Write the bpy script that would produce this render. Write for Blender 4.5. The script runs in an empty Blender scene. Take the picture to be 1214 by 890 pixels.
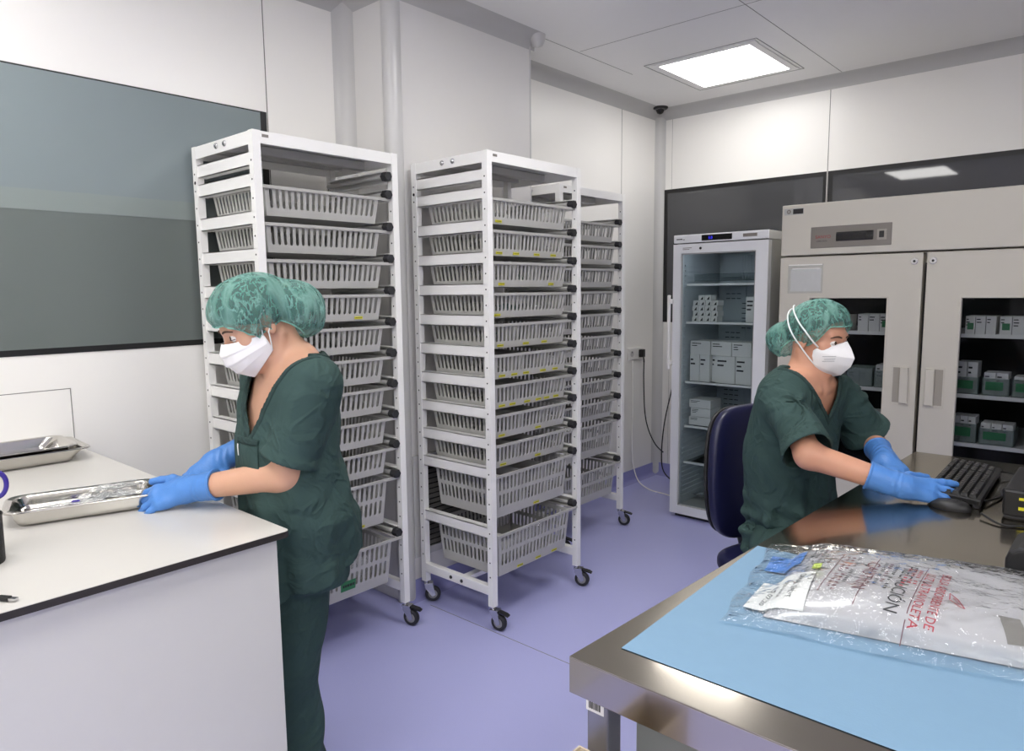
import bpy, bmesh, math, random
import numpy as np
from mathutils import Vector, Matrix, Quaternion
random.seed(7)
COL = bpy.context.scene.collection
PI = math.pi

# ------------------------------------------------------------------ materials
def s2l(c):
    return tuple(((v/255.0)/12.92 if v/255.0 <= 0.04045 else ((v/255.0+0.055)/1.055)**2.4) for v in c)

def mat(name, rgb, rough=0.5, metal=0.0, noise=0.0, nscale=20.0, bump=0.0, bscale=60.0, spec=0.5, alpha=1.0, coat=0.0, stretch=None, aniso=0.0):
    m = bpy.data.materials.new(name); m.use_nodes = True
    nt = m.node_tree; N = nt.nodes; b = N['Principled BSDF']
    c = s2l(rgb) + (1.0,)
    b.inputs['Base Color'].default_value = c
    b.inputs['Roughness'].default_value = rough
    b.inputs['Metallic'].default_value = metal
    b.inputs['Specular IOR Level'].default_value = spec
    if alpha < 1: b.inputs['Alpha'].default_value = alpha
    if coat: b.inputs['Coat Weight'].default_value = coat; b.inputs['Coat Roughness'].default_value = 0.08
    tc = N.new('ShaderNodeTexCoord'); mp = N.new('ShaderNodeMapping')
    nt.links.new(tc.outputs['Object'], mp.inputs['Vector'])
    if stretch: mp.inputs['Scale'].default_value = stretch
    if noise > 0:
        nz = N.new('ShaderNodeTexNoise'); nz.inputs['Scale'].default_value = nscale; nz.inputs['Detail'].default_value = 4
        nt.links.new(mp.outputs['Vector'], nz.inputs['Vector'])
        mx = N.new('ShaderNodeMix'); mx.data_type = 'RGBA'
        mx.inputs[6].default_value = tuple(v*(1-noise) for v in c[:3])+(1,)
        mx.inputs[7].default_value = tuple(min(1, v*(1+noise)) for v in c[:3])+(1,)
        nt.links.new(nz.outputs['Fac'], mx.inputs[0]); nt.links.new(mx.outputs[2], b.inputs['Base Color'])
    if bump > 0:
        n2 = N.new('ShaderNodeTexNoise'); n2.inputs['Scale'].default_value = bscale; n2.inputs['Detail'].default_value = 5
        nt.links.new(mp.outputs['Vector'], n2.inputs['Vector'])
        bp = N.new('ShaderNodeBump'); bp.inputs['Strength'].default_value = bump; bp.inputs['Distance'].default_value = 0.01
        nt.links.new(n2.outputs['Fac'], bp.inputs['Height']); nt.links.new(bp.outputs['Normal'], b.inputs['Normal'])
    return m

def emit(name, rgb, s):
    m = bpy.data.materials.new(name); m.use_nodes = True
    nt = m.node_tree; nt.nodes.clear()
    e = nt.nodes.new('ShaderNodeEmission'); e.inputs[0].default_value = s2l(rgb)+(1,); e.inputs[1].default_value = s
    o = nt.nodes.new('ShaderNodeOutputMaterial'); nt.links.new(e.outputs[0], o.inputs[0]); return m

def glassy(name, tint=(235,240,240), refl=0.5, rough=0.02, opac=0.0, body=(230,235,238), wrinkle=0.0, wscale=30.0):
    """thin clear sheet: tinted transparency + fresnel gloss (+ a little milky body)"""
    m = bpy.data.materials.new(name); m.use_nodes = True
    nt = m.node_tree; N = nt.nodes; N.clear(); L = nt.links
    tr = N.new('ShaderNodeBsdfTransparent'); tr.inputs[0].default_value = s2l(tint)+(1,)
    gl = N.new('ShaderNodeBsdfGlossy'); gl.inputs['Roughness'].default_value = rough; gl.inputs[0].default_value = (1,1,1,1)
    fr = N.new('ShaderNodeLayerWeight'); fr.inputs[0].default_value = refl
    base = tr
    if opac > 0:
        df = N.new('ShaderNodeBsdfDiffuse'); df.inputs[0].default_value = s2l(body)+(1,)
        mm = N.new('ShaderNodeMixShader'); mm.inputs[0].default_value = opac
        L.new(tr.outputs[0], mm.inputs[1]); L.new(df.outputs[0], mm.inputs[2]); base = mm
    mx = N.new('ShaderNodeMixShader'); L.new(fr.outputs['Fresnel'], mx.inputs[0]); L.new(base.outputs[0], mx.inputs[1]); L.new(gl.outputs[0], mx.inputs[2])
    if wrinkle > 0:
        tc = N.new('ShaderNodeTexCoord'); nz = N.new('ShaderNodeTexNoise'); nz.inputs['Scale'].default_value = wscale; nz.inputs['Detail'].default_value = 3
        L.new(tc.outputs['Object'], nz.inputs['Vector'])
        bp = N.new('ShaderNodeBump'); bp.inputs['Strength'].default_value = wrinkle; bp.inputs['Distance'].default_value = 0.02
        L.new(nz.outputs['Fac'], bp.inputs['Height']); L.new(bp.outputs[0], gl.inputs['Normal']); L.new(bp.outputs[0], fr.inputs['Normal'])
    o = N.new('ShaderNodeOutputMaterial'); L.new(mx.outputs[0], o.inputs[0]); return m

M = {}
M['wall'] = mat('wall_paint', (243,241,237), 0.35, noise=0.015, nscale=1.5)
M['wall_low'] = mat('pillar_paint', (226,224,221), 0.35, noise=0.01)
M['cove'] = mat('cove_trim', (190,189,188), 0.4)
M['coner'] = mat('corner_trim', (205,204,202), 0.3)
M['seam'] = mat('seam_line', (120,118,115), 0.7)
M['ceil'] = mat('ceiling_panel', (236,235,234), 0.45, noise=0.01)
M['floor'] = mat('floor_vinyl', (178,180,228), 0.32, noise=0.05, nscale=220, bump=0.03, bscale=500)
M['skirt'] = mat('floor_upstand', (154,155,206), 0.35, noise=0.03, nscale=100)
M['white_metal'] = mat('white_coated_steel', (246,245,242), 0.35, noise=0.01)
M['shade_metal'] = mat('grey_coated_steel', (196,195,193), 0.4)
M['hole'] = mat('drilled_hole', (12,12,12), 0.8)
M['basket'] = mat('grey_basket_plastic', (182,181,177), 0.42, bump=0.02, bscale=300)
M['black'] = mat('black_plastic', (22,22,23), 0.45)
M['black_gloss'] = mat('black_gloss', (10,10,12), 0.12)
M['rubber'] = mat('dark_rubber', (44,44,47), 0.6)
M['hub'] = mat('grey_hub', (150,150,152), 0.4)
M['chrome'] = mat('chrome', (200,200,202), 0.18, 1.0)
def steel_mat():
    m = mat('brushed_steel', (164,157,148), .06, 1.0, noise=.05, nscale=12, stretch=(1,14,1)); nt = m.node_tree; N = nt.nodes; L = nt.links
    g = N.new('ShaderNodeBsdfGlossy'); g.inputs['Roughness'].default_value = .17; g.inputs[0].default_value = s2l((176,170,160))+(1,)
    mx = N.new('ShaderNodeMixShader'); mx.inputs[0].default_value = .8
    out = N['Material Output']; L.new(N['Principled BSDF'].outputs[0], mx.inputs[1]); L.new(g.outputs[0], mx.inputs[2]); L.new(mx.outputs[0], out.inputs[0]); return m
M['steel'] = steel_mat()
M['tray_steel'] = mat('polished_steel', (205,202,196), 0.14, 1.0)
M['laminate'] = mat('white_laminate', (204,201,195), 0.28, noise=0.008)
M['laminate_edge'] = mat('dark_laminate_edge', (44,40,38), 0.5)
M['panel'] = mat('counter_panel', (208,207,202), 0.4, noise=0.01)
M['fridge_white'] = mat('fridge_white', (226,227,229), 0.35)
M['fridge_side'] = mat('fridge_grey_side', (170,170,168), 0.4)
M['fridge_in'] = mat('fridge_liner', (196,202,206), 0.5)
M['cream'] = mat('cream_enamel', (203,198,186), 0.35, noise=0.01)
M['cream_dk'] = mat('cream_darker', (160,154,143), 0.4)
M['panel_grey'] = mat('control_panel_grey', (128,122,115), 0.4)
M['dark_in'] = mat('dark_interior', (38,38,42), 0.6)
M['yellow'] = mat('yellow_label', (214,208,40), 0.6)
M['green_lab'] = mat('green_label', (50,120,78), 0.6)
M['paper'] = mat('white_paper', (238,236,232), 0.6)
M['box'] = mat('white_carton', (226,224,220), 0.6, noise=0.03, nscale=40)
M['ink'] = mat('dark_ink', (40,38,40), 0.7)
M['ink_red'] = mat('red_ink', (188,40,58), 0.6)
M['ink_brown'] = mat('maroon_ink', (120,60,70), 0.6)
M['blue_sheet'] = mat('blue_absorbent_paper', (120,154,180), 0.75, noise=0.03, nscale=30, bump=0.06, bscale=250)
M['navy'] = mat('navy_vinyl', (22,24,58), 0.36, bump=0.03, bscale=200)
M['glass'] = glassy('clear_glass', (236,240,241), 0.10, 0.01)
M['glass_dark'] = glassy('smoked_glass', (226,228,230), 0.13, 0.01)
M['film'] = glassy('clear_plastic_film', (248,251,252), 0.20, 0.06, opac=0.06, wrinkle=1.0, wscale=22)
M['pouch'] = glassy('pouch_film', (225,228,230), 0.3, 0.12, opac=0.5, body=(222,224,224), wrinkle=0.8, wscale=50)
M['lamp'] = emit('lamp_diffuser', (255,250,242), 22.0)
M['blue_led'] = emit('blue_display', (60,60,255), 1.6)
M['beige'] = mat('beige_cardboard', (196,182,160), 0.7)
M['purple'] = mat('purple_plastic', (58,44,140), 0.4)

# ------------------------------------------------------------------ mesh helper
class MB:
    def __init__(s): s.v = []; s.f = []; s.mi = []; s.cur = 0
    def add(s, vs, fs):
        o = len(s.v); s.v += [tuple(v) for v in vs]
        for f in fs: s.f.append([i+o for i in f]); s.mi.append(s.cur)
        return s
    def box(s, x0, x1, y0, y1, z0, z1, mtx=None):
        vs = [Vector((x, y, z)) for z in (z0, z1) for y in (y0, y1) for x in (x0, x1)]
        if mtx: vs = [mtx @ v for v in vs]
        return s.add(vs, [(0,2,3,1),(4,5,7,6),(0,1,5,4),(2,6,7,3),(0,4,6,2),(1,3,7,5)])
    def cyl(s, a, b, r, n=16, r2=None, cap=True):
        a = Vector(a); b = Vector(b); r2 = r if r2 is None else r2
        d = (b-a).normalized(); t = Vector((0,0,1)) if abs(d.z) < .9 else Vector((1,0,0))
        u = d.cross(t).normalized(); w = d.cross(u)
        vs = []
        for (p, rr) in ((a, r), (b, r2)):
            for i in range(n):
                an = 2*PI*i/n; vs.append(p + u*math.cos(an)*rr + w*math.sin(an)*rr)
        fs = [(i, i+n, (i+1) % n+n, (i+1) % n) for i in range(n)]
        if cap: fs += [tuple(range(n)), tuple(range(2*n-1, n-1, -1))]
        return s.add(vs, fs)
    def tube(s, path, r, n=8, closed=False):
        P = [Vector(p) for p in path]; k = len(P); vs = []; up = None
        for i, p in enumerate(P):
            if closed: d = P[(i+1) % k]-P[i-1]
            else: d = P[min(i+1, k-1)]-P[max(i-1, 0)]
            d.normalize()
            if up is None:
                t = Vector((0,0,1)) if abs(d.z) < .9 else Vector((1,0,0)); up = d.cross(t).normalized()
            up = (up - d*up.dot(d)).normalized(); w = d.cross(up)
            rr = r[i] if isinstance(r, (list, tuple)) else r
            for j in range(n):
                an = 2*PI*j/n; vs.append(p+up*math.cos(an)*rr+w*math.sin(an)*rr)
        fs = []
        for i in range(k if closed else k-1):
            a = i*n; b = ((i+1) % k)*n
            for j in range(n): fs.append((a+j, a+(j+1) % n, b+(j+1) % n, b+j))
        if not closed: fs += [tuple(range(n-1, -1, -1)), tuple(range((k-1)*n, k*n))]
        return s.add(vs, fs)
    def lathe(s, prof, c=(0,0,0), n=24, mtx=None):
        c = Vector(c); vs = []
        for (r, z) in prof:
            for i in range(n):
                an = 2*PI*i/n; v = Vector((r*math.cos(an), r*math.sin(an), z))
                vs.append((mtx @ v if mtx else v)+c)
        fs = []
        for k in range(len(prof)-1):
            for i in range(n): fs.append((k*n+i, k*n+(i+1) % n, (k+1)*n+(i+1) % n, (k+1)*n+i))
        return s.add(vs, fs)
    def prism(s, poly, a, b, ax):
        """polygon (2-D points) extruded along axis ax from a to b"""
        n = len(poly); vs = []
        for t in (a, b):
            for (p, q) in poly:
                vs.append({'x': (t,p,q), 'y': (p,t,q), 'z': (p,q,t)}[ax])
        fs = [(i, (i+1) % n, (i+1) % n+n, i+n) for i in range(n)] + [tuple(range(n-1,-1,-1)), tuple(range(n, 2*n))]
        return s.add(vs, fs)
    def grid(s, fn, nu, nv, wrapu=False):
        vs = [fn(i/(nu if wrapu else nu-1), j/(nv-1)) for j in range(nv) for i in range(nu)]
        fs = []
        for j in range(nv-1):
            for i in range(nu if wrapu else nu-1):
                a = j*nu+i; b = j*nu+(i+1) % nu; fs.append((a, b, b+nu, a+nu))
        return s.add(vs, fs)
    def build(s, name, m, parent=None, world=False, smooth=False, bevel=0.0, seg=2, fix=True, solid=0.0, angle=40):
        off = wloc(parent) if (world and parent) else Vector((0,0,0))
        me = bpy.data.meshes.new(name)
        me.from_pydata([(v[0]-off.x, v[1]-off.y, v[2]-off.z) for v in s.v], [], s.f)
        ms = m if isinstance(m, (list, tuple)) else [m]
        for q in ms: me.materials.append(q)
        for p, i in zip(me.polygons, s.mi): p.material_index = i
        if fix:
            bm = bmesh.new(); bm.from_mesh(me); bmesh.ops.recalc_face_normals(bm, faces=bm.faces); bm.to_mesh(me); bm.free()
        o = bpy.data.objects.new(name, me); COL.objects.link(o); o.parent = parent
        if smooth:
            for p in me.polygons: p.use_smooth = True
            if smooth == 'auto':
                me.set_sharp_from_angle(angle=math.radians(angle))
        if solid:
            md = o.modifiers.new('thickness', 'SOLIDIFY'); md.thickness = solid; md.offset = 0
        if bevel:
            md = o.modifiers.new('bevel', 'BEVEL'); md.width = bevel; md.segments = seg; md.limit_method = 'ANGLE'; md.angle_limit = math.radians(35)
        return o

def wloc(o):
    v = Vector((0,0,0))
    while o: v += Vector(o.location); o = o.parent
    return v

def thing(name, loc, label, cat, group=None, rz=0):
    o = bpy.data.objects.new(name, None); COL.objects.link(o); o.empty_display_size = 0.05
    o.location = loc; o.rotation_euler = (0,0,rz)
    return tag(o, label, cat, group)
def tag(o, label, cat, group=None):
    o['label'] = label; o['category'] = cat
    if group: o['group'] = group
    return o
def struct(o): o['kind'] = 'structure'; return o
def lab(o, t): o['label'] = t; return o
def copy_tree(o, parent=None):
    c = o.copy(); COL.objects.link(c)
    if parent is not None: c.parent = parent
    for ch in list(o.children): copy_tree(ch, c)
    return c

def text_obj(name, txt, size, m, parent, mtx, width=None, ext=0.0003, align='LEFT'):
    cu = bpy.data.curves.new(name, 'FONT'); cu.body = txt; cu.size = size; cu.extrude = ext; cu.align_x = align
    cu.resolution_u = 3
    t = bpy.data.objects.new('tmp', cu); COL.objects.link(t)
    bpy.context.view_layer.update()
    dg = bpy.context.evaluated_depsgraph_get()
    me = bpy.data.meshes.new_from_object(t.evaluated_get(dg))
    bpy.data.objects.remove(t); bpy.data.curves.remove(cu)
    if width and len(me.vertices):
        xs = [v.co.x for v in me.vertices]; w = max(xs)-min(xs)
        if w > 0:
            for v in me.vertices: v.co.x *= width/w
    me.transform(mtx); me.materials.clear(); me.materials.append(m)
    o = bpy.data.objects.new(name, me); COL.objects.link(o); o.parent = parent
    return o
def frame_mtx(o, x, y):
    """text frame: origin o, x direction, y direction"""
    x = Vector(x).normalized(); y = Vector(y).normalized(); z = x.cross(y)
    m = Matrix((x, y, z)).transposed().to_4x4(); m.translation = Vector(o); return m

# ------------------------------------------------------------------ camera
cam = bpy.data.cameras.new('camera'); cam.sensor_width = 36; cam.lens = 838.78/1214*36; cam.clip_start = 0.02
camo = bpy.data.objects.new('camera', cam); COL.objects.link(camo)
def cam_basis(yaw, pit, roll):
    cy, sy, cp, sp = math.cos(yaw), math.sin(yaw), math.cos(pit), math.sin(pit)
    f = Vector((sy*cp, cy*cp, sp)); r = Vector((cy, -sy, 0)); u = r.cross(f)
    cr, sr = math.cos(roll), math.sin(roll)
    return r*cr+u*sr, -r*sr+u*cr, f
r_, u_, f_ = cam_basis(-0.727462539, -0.118473037, -0.0109131118)
cm = Matrix((r_, u_, -f_)).transposed().to_4x4(); cm.translation = Vector((0,0,1.48))
camo.matrix_world = cm
bpy.context.scene.camera = camo
vs_ = bpy.context.scene.view_settings
vs_.view_transform = 'Standard'; vs_.look = 'None'; vs_.exposure = 0.0; vs_.gamma = 1.0
w = bpy.data.worlds.new('world'); bpy.context.scene.world = w; w.use_nodes = True
w.node_tree.nodes['Background'].inputs[0].default_value = (0.9,0.95,1,1); w.node_tree.nodes['Background'].inputs[1].default_value = 0.05

# ------------------------------------------------------------------ room shell
XL, YB, XR, YF, ZC = -2.87, 4.95, 2.4, -2.6, 2.83
XP, YP0, YP1 = -2.54, 2.075, 3.03       # the boxed-out pillar on the left wall
def sbox(name, m, *a, bevel=0):
    return struct(MB().box(*a).build(name, m, bevel=bevel))
sbox('floor', M['floor'], XL-.1, XR+.1, YF-.1, YB+.1, -0.08, 0)
ce = MB(); ce.box(XL-.1, XR+.1, YF-.1, YB+.1, ZC, ZC+.08); struct(ce.build('ceiling', M['ceil']))
sbox('wall_left', M['wall'], XL-.1, XL, YF-.1, YB+.1, -0.02, ZC+.02)
sbox('wall_back', M['wall'], XL-.1, XR+.1, YB, YB+.1, -0.02, ZC+.02)
sbox('wall_right', M['wall'], XR, XR+.1, YF-.1, YB+.1, -0.02, ZC+.02)
sbox('wall_front', M['wall'], XL-.1, XR+.1, YF-.1, YF, -0.02, ZC+.02)
sbox('wall_pillar', M['wall_low'], XL, XP, YP0, YP1, 0, ZC, bevel=0.004)
def arc(cx, cz, r, a0, a1, n=8): return [(cx+r*math.cos(a0+(a1-a0)*i/n), cz+r*math.sin(a0+(a1-a0)*i/n)) for i in range(n+1)]
tn = [0]
def trim(mb, m, smooth='auto'):
    tn[0] += 1; return struct(mb.build('trim_%d' % tn[0], m, smooth=smooth))
R_ = 0.075
def cove_y(x, y0, y1, sgn=1):     # wall at x, room towards +x
    pr = [(x, ZC), (x, ZC-R_)] + [(p, q) for p, q in arc(x+R_*sgn, ZC-R_, R_, PI if sgn > 0 else 0, PI/2)][1:]
    trim(MB().prism(pr, y0, y1, 'y'), M['cove'])
def cove_x(y, x0, x1):            # wall at y, room towards -y
    pr = [(y, ZC), (y, ZC-R_)] + arc(y-R_, ZC-R_, R_, 0, PI/2)[1:]
    trim(MB().prism(pr, x0, x1, 'x'), M['cove'])
cove_y(XL, YF, YP0); cove_y(XP, YP0-.02, YP1+.03); cove_y(XL, YP1, YB); cove_x(YB, XL, XR); cove_x(YP0, XL, XP+.02)
# concave corner posts, rounded outer corner
pr = [(XL, YP0)] + arc(XL+.07, YP0-.07, .07, PI/2, PI); trim(MB().prism(pr, 0, ZC, 'z'), M['coner'])
pr = [(XL, YB)] + arc(XL+.06, YB-.06, .06, PI/2, PI); trim(MB().prism(pr, 0, ZC-.05, 'z'), M['coner'])
trim(MB().cyl((XP-.028, YP0+.028, 0), (XP-.028, YP0+.028, ZC), .043, 24), M['coner'])
trim(MB().cyl((XP-.006, YP1-.006, 0), (XP-.006, YP1-.006, ZC), .009, 12), M['coner'])
trim(MB().lathe([(0,-.045),(.03,-.035),(.042,-.01),(.045,.02)], (XP+.03, YP1+.02, ZC-.02)), M['coner'], True)
# panel seams
sm = [MB() for _ in range(4)]
for y in (-1.0, 1.662): sm[0].box(XL-.001, XL+.0012, y-.0018, y+.0018, 0, ZC-R_)
for y in (4.43,): sm[0].box(XL-.001, XL+.0012, y-.0018, y+.0018, 0, ZC-R_)
for x in (-1.613, 0.0, 1.4): sm[1].box(x-.0018, x+.0018, YB-.0012, YB+.001, 0, ZC-R_)
for x in (-2.755,): sm[1].box(x-.0008, x+.0008, YB-.0008, YB+.001, 0, ZC-R_)
for x in (-1.525, -0.5, 0.6): sm[2].box(x-.0015, x+.0015, YF, YB-.08, ZC-.001, ZC+.001)
sm[2].box(-2.516, -2.513, 2.9, 4.0, ZC-.001, ZC+.001)
for y in (3.42, 1.2, -.9): sm[2].box(-2.5, XR, y-.001, y+.001, ZC-.001, ZC+.001)
sm[3].box(XP+.1, 2.3, 2.137, 2.140, -.001, .0006)
for x in (-1.0, .8): sm[3].box(x-.0014, x+.0014, 2.14, YB-.1, -.001, .0006)
for q in sm: trim(q, M['seam'], False)
# coved vinyl upstand
def skirt_y(name, x, y0, y1, h=.1):
    pr = [(x-.001, -.001), (x-.001, h), (x+.004, h)] + arc(x+.034, .03, .03, PI, 1.5*PI, 6) + [(x+.034, -.001)]
    struct(MB().prism(pr, y0, y1, 'y').build(name, M['skirt'], smooth='auto'))
def skirt_x(name, y, x0, x1, h=.1):
    pr = [(y+.001, -.001), (y+.001, h), (y-.004, h)] + arc(y-.034, .03, .03, 0, -.5*PI, 6) + [(y-.034, -.001)]
    struct(MB().prism(pr, x0, x1, 'x').build(name, M['skirt'], smooth='auto'))
skirt_y('baseboard_left', XL, YF, YP0); skirt_y('baseboard_pillar', XP, YP0, YP1); skirt_y('baseboard_left.001', XL, YP1, YB); skirt_x('baseboard_back', YB, XL, XR)
# windows
M['win_left'] = mat('left_window_glass', (136,140,141), 0.10, spec=0.6)
M['win_back'] = mat('back_window_glass', (66,67,70), 0.03, spec=0.7)
M['win_glass'] = glassy('window_glass', (240,243,243), .10, .02)
def window_y(name, x, y0, y1, z0, z1, reflected):
    t = struct(MB().box(x-.001, x+.003, y0, y1, z0, z1).build(name, M['black']))
    ya, yb, za, zb = y0+.012, y1-.03, z0+.022, z1-.006
    MB().box(x+.0062, x+.0072, ya, yb, za, zb).build('pane', M['win_glass'], t)
    if reflected:  # flat grey panels behind the pane paint the room's reflection in tones
        MB().box(x+.0032, x+.0045, ya, yb, 1.845, zb).build('reflection_upper', mat('reflection_grey', (178,182,184), .7), t)
        MB().box(x+.0032, x+.0055, ya, yb, 1.775, 1.845).build('reflection_band', mat('reflection_band', (184,186,182), .6), t)
        MB().box(x+.0032, x+.0040, ya, yb, za, 1.775).build('reflection_lower', mat('reflection_lower', (146,147,144), .7), t)
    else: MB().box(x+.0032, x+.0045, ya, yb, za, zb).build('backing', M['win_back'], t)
def window_x(name, y, x0, x1, z0, z1, pane):
    t = struct(MB().box(x0, x1, y-.003, y+.001, z0, z1).build(name, M['black']))
    MB().box(x0+.032, x1-.018, y-.005, y-.0035, z0+.035, z1-.03).build('pane', pane, t)
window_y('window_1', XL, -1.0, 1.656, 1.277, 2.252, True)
window_x('window_2', YB, -2.815, -1.618, 1.228, 2.239, M['win_back'])
window_x('window_3', YB, -1.608, 0.0, 1.228, 2.239, M['win_back'])
# opposite side of the room (only met in reflections)

# ceiling lights and added fill panels
def light(x0, x1, y0, y1, label, power):
    t = thing('ceiling_light', ((x0+x1)/2, (y0+y1)/2, ZC), label, 'ceiling light', 'square recessed ceiling lights')
    w, d = (x1-x0)/2, (y1-y0)/2
    f = MB()
    for s in (-1, 1):
        f.box(-w-.05, w+.05, s*(d+.022)-.022, s*(d+.022)+.022, -.006, -.0005); f.box(s*(w+.022)-.022, s*(w+.022)+.022, -d, d, -.006, -.0005)
    f.build('frame', M['ceil'], t, bevel=.002)
    MB().box(-w, w, -d, d, -.005, -.001).build('diffuser', emit('lamp_diffuser_%d' % power, (255,253,250), power), t)
    g = MB()
    for s in (-1, 1):
        g.box(-w-.066, w+.066, s*(d+.066)-.001, s*(d+.066)+.001, -.002, -.0003); g.box(s*(w+.066)-.001, s*(w+.066)+.001, -d-.066, d+.066, -.002, -.0003)
    g.build('gasket', M['seam'], t)
light(-2.305, -1.738, 3.965, 4.562, 'lit square white ceiling light panel near the back corner', 10)
light(-2.40, -1.78, -.25, .55, 'lit ceiling light panel above the white counter, out of frame', 11)
light(-1.05, -.45, -.25, .35, 'added fill light panel above the camera, out of frame', 20)  # this and the panels below are unseen, added as fill light
light(-1.05, -.45, -2.1, -1.5, 'added fill light panel behind the camera, out of frame', 24)
light(0.95, 1.55, -2.1, -1.5, 'added fill light panel in the far front corner, out of frame', 24)
light(0.95, 1.55, -.25, .35, 'added fill light panel right of the camera, out of frame', 26)
light(-1.38, -.78, 1.8, 2.4, 'added fill light panel above the aisle between counter and table, out of frame', 18)
# dome camera
t = thing('dome_camera', (-2.80, 4.84, ZC), 'small black dome security camera on ceiling in back corner', 'camera')
MB().lathe([(0,-.016),(.052,-.014),(.058,-.006),(.058,0)], n=28).build('base', M['black'], t, smooth='auto')
MB().lathe([(.030,-.014),(.029,-.028),(.022,-.042),(.010,-.049),(0,-.05)], n=24).build('dome', M['black_gloss'], t, smooth=True)
MB().lathe([(.036,-.0165),(.033,-.020),(.031,-.016)], n=24).build('ring', M['chrome'], t, smooth=True)
# ventilation grille on the pillar
t = thing('ventilation_grille', (XP, 2.43, .21), 'grey louvred ventilation grille low on the pillar behind the middle rack', 'grille')
g = MB(); y0, y1, z0, z1 = -.30, .30, 0, .50
g.box(.001,.012,y0,y0+.04,z0,z1); g.box(.001,.012,y1-.04,y1,z0,z1); g.box(.001,.012,y0+.04,y1-.04,z0,z0+.035); g.box(.001,.012,y0+.04,y1-.04,z1-.035,z1)
g.build('frame', M['shade_metal'], t, bevel=.002)
MB().box(.0005,.002,y0+.04,y1-.04,z0+.03,z1-.03).build('backing', M['hole'], t)
g = MB()
for k in range(17):
    z = z0+.045+k*.0255; g.add([(.002,y0+.04,z+.016),(.011,y0+.04,z),(.011,y1-.04,z),(.002,y1-.04,z+.016)], [(0,1,2,3)])
lv = g.build('louvre', mat('louvre_grey', (110,108,106), .45), t, solid=.0015)
# access hatch outline on left wall
t = MB().box(XL-.001, XL+.002, 0.0, .828, .80, 1.149).build('access_hatch', M['wall']); tag(t, 'flush white hatch panel in the left wall above the counter', 'hatch')
g = MB(); g.box(XL, XL+.0025, 0.0, .8295, 1.1485, 1.151); g.box(XL, XL+.0025, .8275, .830, .80, 1.151); g.build('joint', M['seam'], t)
# wall socket with plug and cables
t = thing('wall_socket', (XL, 4.63, 1.0), 'white double wall socket by the back corner with black plug', 'socket')
MB().box(.001,.012,-.10,.10,-.045,.045).build('plate', M['paper'], t, bevel=.003)
g = MB()
for y in (-.055, .055): g.cyl((.0121,y,0), (.0135,y,0), .022, 20)
g.build('outlet', M['shade_metal'], t)
g = MB(); g.cyl((.012,-.055,.012),(.014,-.055,.012),.006,10); g.build('switch', M['black'], t)
p_ = thing('power_plug', (XL+.014, 4.685, 1.0), 'black plug pushed into the white wall socket', 'plug')
MB().box(0,.035,-.022,.022,-.03,.03).build('plug_body', M['black'], p_, bevel=.006)
MB().tube([(.03,0,-.02),(.034,0,-.05),(.034,.002,-.07)], .006).build('strain_relief', M['black'], p_, smooth=True)
def cable(pts, r, m, label, res=8):
    P = [Vector(p) for p in pts]; out = []
    for i in range(len(P)-1):
        a, b, c, d = P[max(i-1,0)], P[i], P[i+1], P[min(i+2, len(P)-1)]
        for k in range(res):
            t_ = k/res
            out.append(.5*((2*b)+(c-a)*t_+(2*a-5*b+4*c-d)*t_*t_+(3*b-a-3*c+d)*t_**3))
    out.append(P[-1])
    return tag(MB().tube(out, r).build('power_cable', m, smooth=True), label, 'cable')
cable([(XL+.048,4.687,.93),(XL+.04,4.70,.80),(XL+.04,4.72,.55),(XL+.05,4.76,.40),(XL+.09,4.80,.28),(-2.72,4.82,.22)], .0045, M['black'], 'black cable hanging down from the wall socket plug')
cable([(-2.60,4.80,.98),(-2.66,4.84,.75),(-2.72,4.83,.45),(-2.735,4.82,.2),(-2.70,4.80,.07),(-2.56,4.75,.012),(-2.42,4.7,.01),(-2.33,4.62,.01)], .005, M['black'], 'black cable running down beside the glass door refrigerator to the floor')
cable([(XL+.02,4.57,.95),(XL+.02,4.58,.6),(XL+.03,4.56,.25),(XL+.08,4.55,.06),(-2.66,4.50,.008),(-2.50,4.46,.008),(-2.36,4.42,.008),(-2.29,4.40,.01)], .0045, M['paper'], 'white cable curving from the wall across the floor to the refrigerator')
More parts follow.
